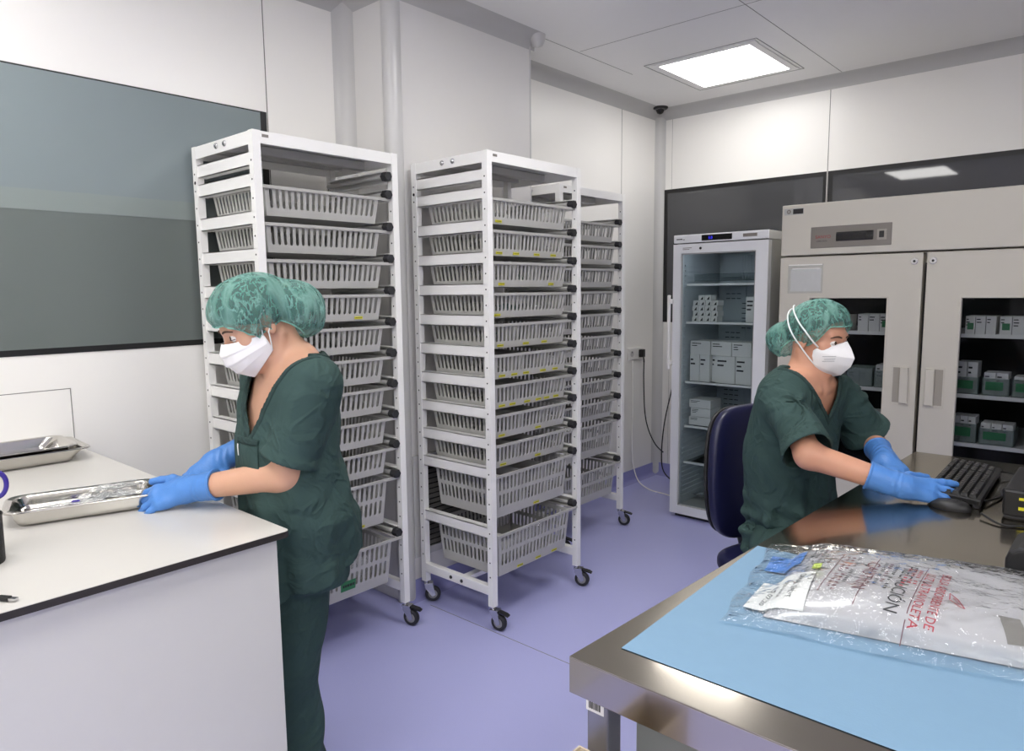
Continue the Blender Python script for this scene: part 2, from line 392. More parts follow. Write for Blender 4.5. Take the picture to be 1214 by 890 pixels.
# ------------------------------------------------------------------ basket racks
RAIL = [1.883-.1315*i for i in range(10)] + [.435]
def make_rack(loc, label, D=.47, W=.645, extra=(1,1)):
    """front faces +x; W along y"""
    t = thing('basket_rack', loc, label, 'rack', 'white steel racks of grey baskets')
    px, py, zt, zb = .030, .030, 2.052, .105
    for sx in (-1, 1):
        for sy in (-1, 1):
            g = MB(); x0 = sx*D/2-(px if sx > 0 else 0); y0 = sy*W/2-(py if sy > 0 else 0)
            g.box(x0, x0+px, y0, y0+py, zb, zt); g.cur = 1
            z = .24
            while z < 2.0:
                yy = y0-.0006 if sy < 0 else y0+py+.0006
                g.cyl((x0+px/2, yy-.0004, z), (x0+px/2, yy+.0004, z), .0034, 8)
                yi = y0+py+.0006 if sy < 0 else y0-.0006
                g.cyl((x0+px/2, yi-.0004, z), (x0+px/2, yi+.0004, z), .0034, 8)
                z += .0657
            if sx < 0 and sy < 0:
                g.cyl((x0+px/2, y0-.001, 1.915), (x0+px/2, y0, 1.915), .0065, 12)
            o = g.build('post', [M['white_metal'], M['hole']], t)
    # top shelf with down-turned flanges
    g = MB(); g.box(-D/2+.002, D/2-.002, -W/2+.002, W/2-.002, zt-.004, zt-.001)
    g.box(-D/2+px, D/2-px, -W/2+.001, -W/2+.004, zt-.048, zt-.002); g.box(-D/2+px, D/2-px, W/2-.004, W/2-.001, zt-.048, zt-.002)
    g.box(D/2-.004, D/2-.001, -W/2+py, W/2-py, zt-.045, zt-.002); g.box(-D/2+.001, -D/2+.004, -W/2+py, W/2-py, zt-.045, zt-.002)
    top = g.build('top_shelf', M['white_metal'], t, bevel=.001)
    g = MB(); g.box(-.02, .02, -W/2+.004, W/2-.004, zt-.040, zt-.006); g.box(-D/2+.06, -D/2+.085, -W/2+.004, W/2-.004, zt-.026, zt-.006)
    g.build('stiffener', M['shade_metal'], top, bevel=.003)
    for x in (-.03, .035):
        for sy in (-1, 1):
            g = MB(); m_ = Matrix.Rotation(sy*-PI/2, 4, 'X'); g.lathe([(.011,0),(.011,.003),(.007,.007),(0,.008)], (x, sy*(W/2), zt-.022), 14, m_)
            g.build('bolt', M['chrome'], top, smooth='auto')
    g = MB(); g.box(D/2-.0008, D/2+.0003, -W/2+.037, -W/2+.062, zt-.022, zt-.012); g.build('maker_plate', M['panel_grey'], top)
    # rails with end caps
    def rail(z, sy):
        yo = sy*(W/2-.006)
        g = MB(); g.box(-D/2+px-.004, D/2-px+.004, min(yo, yo-sy*.003), max(yo, yo-sy*.003), z-.024, z+.024)
        for dz in (-.024, .021):
            g.box(-D/2+px-.004, D/2-px+.004, min(yo, yo-sy*.036), max(yo, yo-sy*.036), z+dz, z+dz+.003)
        r = g.build('rail', M['white_metal'], t)
        if sy > 0:
            c = MB(); yc_ = yo-sy*.042
            c.cyl((D/2-.034, yc_, z), (D/2+.000, yc_, z), .020, 6); c.build('end_cap', M['rubber'], r, bevel=.002)
            MB().cyl((-D/2+.04, yc_, z), (D/2-.034, yc_, z), .010, 10).build('runner', M['shade_metal'], r, smooth='auto')
    for z in RAIL:
        for sy in (-1, 1): rail(z, sy)
    if extra[0]: rail(1.957, -1)
    if extra[1]: rail(1.957, 1)
    # base frame
    for sy in (-1, 1):
        y0 = sy*(W/2-.030)-(0 if sy < 0 else -.0) ; g = MB()
        ya, yb = (-W/2, -W/2+.03) if sy < 0 else (W/2-.03, W/2)
        g.box(-D/2+px-.001, D/2-px+.001, ya, yb, .155, .197); b = g.build('base_beam', M['white_metal'], t, bevel=.003)
        for x in (-.03, .04):
            g = MB(); m_ = Matrix.Rotation(sy*-PI/2, 4, 'X'); g.lathe([(.008,0),(.008,.003),(.005,.006),(0,.007)], (x, sy*(W/2+.0005), .176), 12, m_)
            g.build('bolt', M['rubber'], b, smooth='auto')
    MB().box(-.02, .02, -W/2+.03, W/2-.03, .150, .172).build('cross_beam', M['white_metal'], t, bevel=.003)
    # castors
    for sx in (-1, 1):
        for sy in (-1, 1):
            cx, cy = sx*(D/2-px/2), sy*(W/2-py/2); brake = sx > 0
            ang = {(1,-1): .2, (1,1): .35, (-1,-1): .8, (-1,1): 2.2}[(sx,sy)]
            R = Matrix.Translation((cx, cy, 0)) @ Matrix.Rotation(ang, 4, 'Z')
            f = MB()
            for v in (-1, 1):
                f.add([R @ Vector(q) for q in [(-.006,v*.016,.09),(.030,v*.016,.09),(.044,v*.016,.036),(.028,v*.016,.026),(-.006,v*.013,.07)]], [(0,1,2,3,4)])
            c = f.build('caster', M['chrome'], t, solid=.003)
            f = MB(); f.box(-.010,.032,-.018,.018,.088,.094, R); f.cyl(R @ Vector((0,0,.094)), R @ Vector((0,0,.110)), .013, 12); f.build('swivel_plate', M['chrome'], c, smooth='auto')
            w_ = MB(); Rm = R @ Matrix.Translation((.03,0,.0375)) @ Matrix.Rotation(PI/2, 4, 'X')
            w_.lathe([(.022,-.012),(.033,-.012),(.0365,-.008),(.0375,0),(.0365,.008),(.033,.012),(.022,.012)], (0,0,0), 28, Rm)
            w_.build('wheel', M['rubber'], c, smooth=True)
            w_ = MB(); w_.lathe([(0,-.0125),(.008,-.0135),(.009,-.010),(.022,-.0105),(.022,.0105),(.009,.010),(.008,.0135),(0,.0125)], (0,0,0), 20, Rm); w_.build('wheel_hub', M['hub'], c, smooth='auto')
            if brake:
                f = MB(); f.add([R @ Vector(q) for q in [(.02,-.012,.090),(.02,.012,.090),(.066,.014,.081),(.080,.010,.076),(.080,-.010,.076),(.066,-.014,.081)]], [(0,1,2,3,4,5)])
                f.build('brake_lever', M['black'], c, solid=.006)
    return t

def slotted(g, P, n, rows, u0, u1, top=.012, bot=.026, gap=.014, fill=.52):
    """wall P(u, v) u,v in metres mapped to 3-D; adds faces with rounded slots. rows = list of (v0, v1)"""
    def face(pts): g.add([P(*q) for q in pts], [tuple(range(len(pts)))])
    ulen = u1-u0; cw = ulen/n; hw = cw*fill/2
    vmin, vmax, solid = rows[0][2], rows[-1][3], None
    for (s0, s1, v0, v1) in rows:
        for i in range(n):
            a = u0+i*cw; b = a+cw; c = (a+b)/2
            tp = [(c, s1), (c-hw*.7, s1-hw*.3), (c-hw, s1-hw)]; bt = [(c-hw, s0+hw), (c-hw*.7, s0+hw*.3), (c, s0)]
            face([(c, v1), (a, v1), (a, v0), (c, v0)] + bt[::-1] + tp[::-1])
            m = lambda q: (2*c-q[0], q[1])
            face([(c, v0), (b, v0), (b, v1), (c, v1)] + [m(q) for q in tp] + [m(q) for q in bt])
def basket_body(h, nf, ns, rows):
    W, D = .255, .195          # half sizes at the rim
    tp = .009+.035*h
    g = MB()
    def mk(ax, sg):
        def P(u, v):
            k = 1-(h-v)/h*0  # v from 0 bottom to h top
            sh = tp*(h-v)/h
            if ax == 'f': return (sg*(D-sh), u*(W-sh)/W, v-h)
            return (u*(D-sh)/D, sg*(W-sh), v-h)
        return P
    for ax, half, n in (('f', W, nf), ('s', D, ns)):
        for sg in (-1, 1):
            P = mk(ax, sg); e = .012
            slotted(g, P, n, rows, -half+e, half-e)
            for a, b in ((-half, -half+e), (half-e, half)):
                for (s0, s1, v0, v1) in rows: g.add([P(a,v0),P(b,v0),P(b,v1),P(a,v1)], [(0,1,2,3)])
    b_ = [( sx*(D-tp), sy*(W-tp), -h) for sx, sy in ((-1,-1),(1,-1),(1,1),(-1,1))]
    g.add(b_, [(0,1,2,3)])
    return g
def rim(g):
    W, D, w2, d2 = .255, .195, .289, .203
    for s in (-1, 1):
        g.box(-d2, d2, min(s*W, s*w2), max(s*W, s*w2), -.0015, .0015); g.box(min(s*D, s*d2), max(s*D, s*d2), -W, W, -.0015, .0015)
        g.box(min(s*(d2-.002), s*d2), max(s*(d2-.002), s*d2), -w2, w2, -.010, .0015)
    return g
def weld(o):
    bm = bmesh.new(); bm.from_mesh(o.data); bmesh.ops.remove_doubles(bm, verts=bm.verts, dist=1e-5); bmesh.ops.recalc_face_normals(bm, faces=bm.faces); bm.to_mesh(o.data); bm.free(); return o
def mesh_only(o):
    me = o.data; COL.objects.unlink(o); bpy.data.objects.remove(o); return me
hS, hD = .105, .195
SH = basket_body(hS, 19, 14, [(.028, .094, 0, hS)])
DP = basket_body(hD, 19, 14, [(.045, .104, 0, .111), (.119, .182, .111, hD)])
shallow_me = mesh_only(weld(SH.build('basket', M['basket'], None))); deep_me = mesh_only(weld(DP.build('basket', M['basket'], None)))
rim_me = mesh_only(rim(MB()).build('rim', M['basket'], None))
div = {}
for nm, h in (('s', hS), ('d', hD)):
    g = MB(); g.box(-.18, .185, -.0015, .0015, -h+.004, -.012); g.box(.184, .1855, -.016, .016, -h+.02, -.010); div[nm] = mesh_only(g.build('divider', M['basket'], None))
def label_mesh(name, m, w, h):
    g = MB(); g.box(-.0004, .0004, -w/2, w/2, -h/2, h/2); g.cur = 1
    x = -w*.36
    while x < w*.34:
        l = random.uniform(.1, .2)*w; g.box(.0004, .0006, x, x+l, -h*.12, h*.14); x += l+w*.03
    return mesh_only(g.build(name, [m, M['ink']], None))
yl_me = label_mesh('yellow_label', M['yellow'], .040, .010); yo_me = label_mesh('yellow_label', mat('orange_label', (225,190,60), .6), .048, .012); gl_me = label_mesh('green_label', M['green_lab'], .072, .042)
def ob(name, me, parent, loc=(0,0,0), rot=(0,0,0)):
    o = bpy.data.objects.new(name, me); COL.objects.link(o); o.parent = parent; o.location = loc; o.rotation_euler = rot; return o
ORD = ['top','second','third','fourth','fifth','sixth','seventh','eighth','ninth','second lowest','lowest']
# supply pouches: crumpled clear packs
def pouch_mesh(sd, L=.17, Wd=.10, H=.028):
    rnd = random.Random(sd); ph = [rnd.uniform(0, 6.28) for _ in range(8)]
    g = MB(); nu, nv = 16, 10; vs = []
    for s in (1, -1):
        for j in range(nv):
            for i in range(nu):
                u = i/(nu-1)*2-1; v = j/(nv-1)*2-1
                z = (1-u**4)*(1-v**4)
                z = s*H/2*z*(1+.35*math.sin(5*u+ph[0])*math.sin(4*v+ph[1])) + .003*math.sin(9*u+ph[2]+3*v)*(1-abs(u)) 
                vs.append((u*L/2, v*Wd/2, z))
    fs = []
    for s in (0, 1):
        for j in range(nv-1):
            for i in range(nu-1):
                a = s*nu*nv+j*nu+i; fs.append((a, a+1, a+nu+1, a+nu))
    g.add(vs, fs); return g
pouch_me = []
for k in range(4):
    pm = mesh_only(pouch_mesh(k).build('supply_pouch', M['pouch'], None, smooth=True)); pouch_me.append(pm)
M['pouch_white'] = mat('pouch_paper', (168,168,166), .55, noise=.08, nscale=60)
M['pouch_green'] = mat('pouch_green', (92,124,116), .5, noise=.1, nscale=60)
pw_me = []
for k in range(2):
    pw_me.append(mesh_only(pouch_mesh(k+11, .16, .085, .03).build('supply_pouch', [M['pouch_white'], M['pouch_green']][k], None, smooth=True)))
def fill_basket(rx, ry, z, h, who, k, n):
    lb = 'supply pouch among those packed in the %s basket of the %s' % (ORD[k], who)
    rnd = random.Random(hash((who, k)) % 1000 if False else len(who)*31+k)
    for i in range(n):
        me = rnd.choice(pouch_me+pw_me)
        o = bpy.data.objects.new('supply_pouch', me); COL.objects.link(o)
        upright = h > .15 or rnd.random() < .5
        yy = ry + (-.19 + .38*(i+.5)/n)
        if upright and h < .15:
            o.rotation_euler = (0, rnd.uniform(.15,.35), PI/2+rnd.uniform(-.25,.25)); o.location = (rx+rnd.uniform(.0,.07), yy, z-h+.045)
        elif upright:
            o.rotation_euler = (PI/2-rnd.uniform(.1,.3), rnd.uniform(-.2,.2), PI/2+rnd.uniform(-.2,.2)); o.location = (rx+rnd.uniform(.06,.12), yy, z-h+.075)
        else:
            o.rotation_euler = (rnd.uniform(-.15,.15), rnd.uniform(-.1,.1), rnd.uniform(0,3)); o.location = (rx+rnd.uniform(-.06,.06), yy, z-h+.035)
        tag(o, lb, 'supplies', 'supply pouches in the %s basket of the %s' % (ORD[k], who))
RACKS = [((-2.60, 1.630, 0), 'left rack', 'tall white basket rack on casters behind the standing person', (1,1)),
         ((-2.268, 2.466, 0), 'middle rack', 'tall white basket rack on casters in the middle, in front of the pillar grille', (1,0)),
         ((-2.615, 3.395, 0), 'right rack', 'tall white basket rack on casters farthest right, near the wall socket', (0,0))]
for (loc, who, lb, ex) in RACKS:
    make_rack(loc, lb, extra=ex)
    for k in range(11):
        z = RAIL[k]-.016; deep = k >= 9
        rnd = random.Random(k*7+len(who))
        off = .014 if (k == 10) else rnd.uniform(-.006, .006)
        bx, by = loc[0]+.022+off, loc[1]-.022
        t = bpy.data.objects.new('basket', deep_me if deep else shallow_me); COL.objects.link(t)
        t.location = (bx, by, z)
        tag(t, '%s slotted grey plastic basket, %s from the top in the %s' % ('deep' if deep else 'shallow', ORD[k] if k < 9 else ('tenth' if k == 9 else 'last'), who) if k else 'shallow slotted grey plastic basket, topmost in the %s' % who, 'basket', 'grey plastic baskets in the %s' % who)
        md = t.modifiers.new('thickness', 'SOLIDIFY'); md.thickness = .0028; md.offset = -1
        ob('rim', rim_me, t, (0, .022, 0))
        h = hD if deep else hS
        tpx = (.009+.035*h)
        xf = .195-tpx*(h-.014)/h+.0022
        if who == 'middle rack':
            if k not in (0, 3, 10):
                for yd in ((-.055, .105) if k % 2 else (-.09, .07)): ob('divider', div['d' if deep else 's'], t, (-.012, yd, 0))
            ys = {0: [-.205], 1: [-.2,-.09,.05,.17], 2: [-.19,.15], 3: [-.215], 4: [-.2,-.03,.1], 5: [-.2,-.12,-.04,.08,.17], 6: [-.2,-.13,-.03,.05,.11,.18], 7: [-.2,.05], 8: [-.19,.05], 9: [.03], 10: [-.10,.03,.15]}[k]
            for y in ys: ob('yellow_label', yl_me, t, (xf, y, -h+.012), (0, math.atan(tpx/h), 0))
            fill_basket(bx, by, z, h, who, k, 5 if deep else (4 if k % 3 else 3))
        elif who == 'left rack':
            if k in (2, 3, 9): 
                y = {2: -.20, 3: .14, 9: .12}[k]; ob('yellow_label', yo_me if k == 2 else yl_me, t, (xf, y, -h+.012), (0, math.atan(tpx/h), 0))
            if k == 10: ob('green_label', gl_me, t, (.195-tpx*(h-.055)/h+.0022, .03, -h+.055), (0, math.atan(tpx/h), 0))
            if k in (3, 4, 5, 9, 10): fill_basket(bx, by, z, h, who, k, 3)
        else:
            if k in (2, 6, 8): fill_basket(bx, by, z, h, who, k, 2)

# ------------------------------------------------------------------ glass-door refrigerator
FX0, FX1, FY, FD = -2.240, -1.632, 4.06, .60
t = thing('glass_door_refrigerator', ((FX0+FX1)/2, FY+.3, 0), 'tall white refrigerator with a clear glass door, left of the wide cream cabinet', 'refrigerator')
RF = t
g = MB(); a, b = FX0, FX1; y0, y1 = FY+.05, FY+FD
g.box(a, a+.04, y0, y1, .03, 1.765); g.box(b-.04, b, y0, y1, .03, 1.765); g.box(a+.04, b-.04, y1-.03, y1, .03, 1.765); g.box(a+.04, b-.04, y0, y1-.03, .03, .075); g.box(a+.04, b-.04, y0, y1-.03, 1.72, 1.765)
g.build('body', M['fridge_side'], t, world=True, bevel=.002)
g = MB(); g.box(a+.0401, a+.044, y0+.002, y1-.031, .076, 1.719); g.box(b-.044, b-.0401, y0+.002, y1-.031, .076, 1.719); g.box(a+.044, b-.044, y1-.035, y1-.0301, .076, 1.719)
for k in range(48): # ribs that carry the shelves
    z = .12+k*.032
    if z > 1.68: break
    g.box(a+.044, a+.050, y0+.02, y1-.04, z, z+.011); g.box(b-.050, b-.044, y0+.02, y1-.04, z, z+.011)
for k in range(3): g.box(a+.12+k*.15, a+.24+k*.15, y1-.041, y1-.036, .2, 1.65)
g.build('liner', M['fridge_in'], t, world=True)
g = MB()
for k in range(26):
    z = .62+k*.033
    for j in range(11):
        x = a+.10+j*.038
        if (j//3+k//6) % 2 == 0: g.box(x, x+.028, y1-.0425, y1-.0415, z, z+.005)
g.build('air_slot', M['dark_in'], t, world=True)
g = MB(); g.box(a+.1, b-.06, y1-.1, y1-.045, 1.56, 1.70)
for k in range(16): g.box(a+.24+k*.018, a+.246+k*.018, y1-.106, y1-.1, 1.545, 1.70)
g.build('evaporator_cover', M['fridge_in'], t, world=True)
g = MB(); g.box(a, b, FY+.002, y1, 1.766, 1.816); hd = g.build('header', M['fridge_white'], t, world=True, bevel=.004)
MB().box(a+.19, a+.385, FY-.0005, FY+.003, 1.775, 1.808).build('display', M['black_gloss'], hd, world=True)
for i, ch in enumerate('5'):
    text_obj('digits', '5.0', .022, M['blue_led'], hd, frame_mtx(Vector((a+.235, FY-.001, 1.783))-wloc(hd), (1,0,0), (0,0,1)))
MB().box(b-.155, b-.07, FY-.0005, FY+.003, 1.783, 1.802).build('badge', M['panel_grey'], hd, world=True, bevel=.001)
g = MB(); g.box(a+.02,a+.06,FY+.0012,FY+.002,1.787,1.793); g.box(a+.064,a+.076,FY+.0012,FY+.002,1.785,1.789); g.build('printed_name', M['ink'], hd, world=True)
# door
g = MB(); wl, wr, wz0, wz1 = a+.052, b-.074, .083, 1.703
g.box(a, wl, FY, FY+.045, .028, 1.759); g.box(wr, b, FY, FY+.045, .028, 1.759); g.box(wl, wr, FY, FY+.045, wz1, 1.759); g.box(wl, wr, FY, FY+.045, .028, wz0)
dr = g.build('door', M['fridge_white'], t, world=True)
MB().box(wl-.002, wr+.002, FY+.015, FY+.018, wz0-.002, wz1+.002).build('glass', M['glass'], dr, world=True)
g = MB(); g.box(wl-.0, wl+.008, FY+.008, FY+.014, wz0, wz1); g.box(wr-.008, wr, FY+.008, FY+.014, wz0, wz1); g.box(wl, wr, FY+.008, FY+.014, wz1-.008, wz1); g.box(wl, wr, FY+.008, FY+.014, wz0, wz0+.008); g.build('gasket', M['fridge_side'], dr, world=True)
g = MB(); g.box(a-.020, a-.004, FY-.035, FY-.012, .974, 1.445); g.box(a-.012, a+.008, FY-.03, FY, 1.0, 1.03); g.box(a-.012, a+.008, FY-.03, FY, 1.39, 1.42); g.build('handle', M['paper'], dr, world=True, bevel=.005)
g = MB(); g.cyl((a+.185, FY-.004, 1.730), (a+.185, FY, 1.730), .008, 14); g.build('lock', M['black'], dr, world=True)
g = MB(); g.box(a+.065,a+.125,FY-.0006,FY,1.733,1.737); g.box(a+.065,a+.11,FY-.0006,FY,1.724,1.728); g.build('printed_name', M['panel_grey'], dr, world=True)
MB().box(a+.02, b-.02, FY+.04, y1-.02, 0.0, .03).build('base', M['rubber'], t, world=True)
for z in (1.515, 1.275, .89, .60, .36):
    g = MB(); g.box(a+.05, b-.05, y0+.05, y1-.05, z-.008, z-.004); sh = g.build('shelf', M['glass'], t, world=True)
    g = MB(); g.box(a+.05, b-.05, y0+.038, y0+.05, z-.013, z); g.build('shelf_edge', M['paper'], sh, world=True)
g = MB(); g.box(a+.10, b-.055, y0+.045, y0+.05, 1.530, 1.575); g.box(a+.10, b-.055, y0+.044, y0+.0455, 1.5295, 1.533); g.box(a+.10, b-.055, y0+.044, y0+.0455, 1.572, 1.5755); g.build('price_strip', M['glass'], t, world=True)

def carton(x0, x1, y0, y1, z0, z1, label, group=None, cat='box', green=False, dark=False, seam=True):
    t = thing('carton', ((x0+x1)/2, (y0+y1)/2, z0), label, cat, group)
    MB().box(x0, x1, y0, y1, z0, z1).build('carton_body', M['box'], t, world=True, bevel=.0012)
    g = MB(); w = x1-x0; h = z1-z0; 
    rnd = random.Random(int((x0*31+z0*17)*1000))
    for i in range(rnd.choice((2,3))):
        zz = z1-h*(.15+.16*i); l = w*rnd.uniform(.2, .5); g.box(x0+w*.08, x0+w*.08+l, y0-.0006, y0, zz-.006*h/.1, zz)
    g.build('printing', M['ink'], t, world=True)
    if green: MB().box(x0+w*.2, x1-w*.15, y0-.0009, y0, z0+h*.25, z0+h*.62).build('green_label', M['green_lab'], t, world=True)
    return t
MB().box(a+.10, b-.10, y0+.01, y0+.03, 1.712, 1.7195).build('added_glow_strip', emit('added_fill_glow', (235,245,255), 9.0), t, world=True)  # glowing strip added to brighten the shelves, no lit lamp seen here
# contents of the refrigerator
n = 0
for r in range(5):
    for c in range(4):
        if r == 4 and c in (0, 3): continue
        x = a+.075+c*.043+(r % 2)*.006; z = 1.2755+r*.0335
        q = thing('vial_box', (x+.02, FY+.16, z), 'small white vial box in the stacked block on the second refrigerator shelf', 'box', 'small vial boxes stacked in the refrigerator')
        MB().box(x, x+.040, FY+.12, FY+.20, z, z+.032).build('carton_body', M['box'], q, world=True, bevel=.0008)
        g = MB(); g.add([(x+.012,FY+.1195,z+.004),(x+.030,FY+.1195,z+.004),(x+.030,FY+.1195,z+.026)], [(0,1,2)]); g.build('printing', M['ink'], q, world=True)
carton(b-.19, b-.11, FY+.15, FY+.25, 1.2755, 1.43, 'narrow white carton at the right end of the second refrigerator shelf')
lx = [a+.062, a+.205, a+.345, a+.475]
for i in range(3): carton(lx[i], lx[i+1]-.006, FY+.13, FY+.30, 1.062, 1.150, ['left','middle','right'][i]+' flat white carton in the upper layer on the third refrigerator shelf')
lx = [a+.066, a+.135, a+.205, a+.245, a+.375, a+.48]
for i, nm in enumerate(['far left white carton','second white carton from left','narrow grey-white carton','largest white carton','right end white carton']): carton(lx[i], lx[i+1]-.004, FY+.12+(.03 if i == 2 else 0), FY+.30, .8905, 1.061, nm+' in the lower layer on the third refrigerator shelf')
for i in range(3): carton(a+.06+.012*(i % 2), a+.21, FY+.13, FY+.28, .6005+i*.057, .655+i*.057, ['lowest','middle','top'][i]+' white carton in the stack of three on the fourth refrigerator shelf')
for i in range(4):
    o = bpy.data.objects.new('supply_pouch', pouch_me[i]); COL.objects.link(o); o.scale = (1.3,1.4,1.7); o.location = (a+.17+.07*(i % 3), FY+.26+.05*(i % 2), .114+.038*i); o.rotation_euler = (.1*i-.1, 0, i*.9)
    tag(o, 'crumpled clear bag lying on the bottom of the glass door refrigerator', 'bag', 'clear bags at the bottom of the refrigerator')

# ------------------------------------------------------------------ wide cream two-door cabinet
SX0, SX1, SY = -1.538, -.105, 4.0
t = thing('medical_refrigerator', ((SX0+SX1)/2, 4.4, 0), 'wide cream two-door medical refrigerator with glass windows behind the seated person', 'refrigerator')
g = MB(); y0, y1 = SY+.062, SY+.83
g.box(SX0+.004, SX0+.055, y0, y1, .08, 1.655); g.box(SX1-.055, SX1-.004, y0, y1, .08, 1.655); g.box(SX0+.055, SX1-.055, y1-.05, y1, .08, 1.655); g.box(SX0+.055, SX1-.055, y0, y1-.05, .08, .2); g.box(SX0+.055, SX1-.055, y0, y1-.05, 1.60, 1.655)
g.build('body', M['cream'], t, world=True)
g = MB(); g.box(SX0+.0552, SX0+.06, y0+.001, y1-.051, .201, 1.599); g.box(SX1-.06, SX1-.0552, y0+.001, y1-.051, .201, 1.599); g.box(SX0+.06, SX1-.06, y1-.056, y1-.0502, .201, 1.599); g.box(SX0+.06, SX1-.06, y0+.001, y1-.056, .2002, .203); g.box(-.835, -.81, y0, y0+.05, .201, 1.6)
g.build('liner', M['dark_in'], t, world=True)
hd = MB().box(SX0, SX1, SY, y1, 1.658, 1.934).build('header', M['cream'], t, world=True, bevel=.006)
cpn = MB().box(-1.377, -.977, SY-.004, SY+.002, 1.693, 1.806).build('control_panel', M['panel_grey'], hd, world=True, bevel=.003)
g = MB(); g.box(-1.245, -1.062, SY-.010, SY-.003, 1.725, 1.768); g.build('display', M['black_gloss'], cpn, world=True, bevel=.004)
g = MB(); g.box(-1.243, -1.064, SY-.012, SY-.003, 1.762, 1.772); g.box(-1.095, -1.062, SY-.012, SY-.003, 1.745, 1.772); g.build('display_cover', M['black'], cpn, world=True, bevel=.002)
g = MB(); g.box(-1.045, -1.000, SY-.0055, SY-.003, 1.722, 1.775); g.build('switch_plate', M['cream_dk'], cpn, world=True, bevel=.001)
MB().box(-1.035, -1.012, SY-.009, SY-.003, 1.733, 1.766).build('switch', M['black'], cpn, world=True, bevel=.002)
text_obj('lettering', 'SANYO', .023, mat('dark_red_ink', (150,28,38), .5), cpn, frame_mtx(Vector((-1.352, SY-.0046, 1.744))-wloc(cpn), (1,0,0), (0,0,1)), width=.078)
text_obj('lettering', 'LABCOOL', .011, M['ink'], cpn, frame_mtx(Vector((-1.345, SY-.0046, 1.726))-wloc(cpn), (1,0,0), (0,0,1)), width=.055)
g = MB(); g.box(-1.525, -1.42, SY-.0008, SY, 1.880, 1.915); st = g.build('sticker', mat('sticker_grey', (176,176,172), .5), hd, world=True)
g = MB(); g.box(-1.477, -1.422, SY-.0012, SY-.0005, 1.884, 1.911); g.build('sticker_print', M['ink'], st, world=True)
g = MB(); g.lathe([(.004,0),(.012,0)], (-1.50, SY-.001, 1.898), 18, Matrix.Rotation(PI/2, 4, 'X')); g.build('emblem', M['panel_grey'], st, world=True)
def sdoor(x0, x1, wx0, wx1, hx0, hx1, sgn, lockx):
    g = MB(); z0, z1, wz0, wz1 = .11, 1.648, .45, 1.432; yb = SY+.06
    g.box(x0, wx0, SY, yb, z0, z1); g.box(wx1, x1, SY, yb, z0, z1); g.box(wx0, wx1, SY, yb, wz1, z1); g.box(wx0, wx1, SY, yb, z0, wz0)
    d = g.build('door', M['cream'], t, world=True)
    g = MB(); e = .008
    for q in ((wx0-.002, wx0+e, wz0, wz1), (wx1-e, wx1+.002, wz0, wz1)): g.box(q[0], q[1], SY-.002, SY+.03, q[2], q[3])
    for q in ((wz0-.002, wz0+e), (wz1-e, wz1+.002)): g.box(wx0, wx1, SY-.002, SY+.03, q[0], q[1])
    g.build('window_frame', M['cream'], d, world=True, bevel=.003)
    MB().box(wx0, wx1, SY+.02, SY+.023, wz0, wz1).build('glass', M['glass_dark'], d, world=True)
    g = MB(); hz0, hz1 = .878, 1.080
    g.box(hx0, hx1, SY-.003, SY-.0005, hz0, hz1); h = g.build('handle', M['cream'], d, world=True, bevel=.004)
    xm = (hx0+hx1)/2
    g = MB(); (xa, xb) = (hx0+.006, xm-.002) if sgn < 0 else (xm+.002, hx1-.006)
    g.box(xa, xb, SY-.0036, SY-.0028, hz0+.014, hz1-.008); g.build('recess_shade', M['cream_dk'], h, world=True)  # flat darker cream strip paints the shadow inside the grip slot
    (xa, xb) = (xm-.002, xm+.004) if sgn < 0 else (xm-.004, xm+.002)
    g = MB(); g.box(xa, xb, SY-.018, SY-.003, hz0+.010, hz1-.006); (xc, xd) = (xm, hx1-.006) if sgn < 0 else (hx0+.006, xm); g.box(xc, xd, SY-.018, SY-.003, hz0+.012, hz1-.007); g.build('grip', M['cream'], h, world=True, bevel=.003)
    g = MB(); g.cyl((lockx, SY-.006, 1.607), (lockx, SY, 1.607), .017, 20); lk = g.build('lock', M['chrome'], d, world=True, bevel=.002)
    g = MB(); g.cyl((lockx, SY-.008, 1.607), (lockx, SY-.006, 1.607), .006, 12); g.build('keyhole', M['black'], lk, world=True)
    return d
d1 = sdoor(SX0+.002, -.831, -1.378, -.978, -.943, -.860, -1, -.868)
d2 = sdoor(-.812, SX1-.002, -.664, -.266, -.795, -.708, 1, -.786)
for (xa, xb) in ((SX0+.2, -.95), (-.70, SX1-.2)): MB().box(xa, xb, y0+.01, y0+.03, 1.590, 1.599).build('added_glow_strip', emit('added_fill_glow', (245,248,250), 4.0), t, world=True)  # added glow behind each door to lift the dark interior
# plastic sleeve with a paper on the left door
g = MB(); g.box(-1.492, -1.305, SY-.0022, SY-.0016, 1.452, 1.610); sl = g.build('document_sleeve', glassy('sleeve_film', (250,250,250), .2, .12, opac=.12, wrinkle=.6, wscale=30), d1, world=True)
MB().box(-1.478, -1.315, SY-.0012, SY-.0004, 1.462, 1.585).build('printed_sheet', mat('printed_sheet', (232,230,224), .6, noise=.45, nscale=120, stretch=(1,1,3)), sl, world=True)
g = MB(); g.box(-1.470, -1.320, SY-.0026, SY-.0022, 1.583, 1.588); g.box(-1.49, -1.31, SY-.0026, SY-.0022, 1.603, 1.609); g.build('sleeve_band', M['paper'], sl, world=True)
for z in (1.245, .945, .70):
    for (xa, xb) in ((SX0+.065, -.84), (-.805, SX1-.065)):
        g = MB(); g.box(xa, xb, SY+.10, y1-.08, z-.014, z-.001); sh = g.build('shelf', M['shade_metal'], t, world=True)
        MB().box(xa, xb, SY+.096, SY+.10, z-.016, z+.003).build('shelf_edge', M['paper'], sh, world=True)
yc = SY+.13
tr = mat('bin_plastic', (150,165,160), .3, alpha=.45)
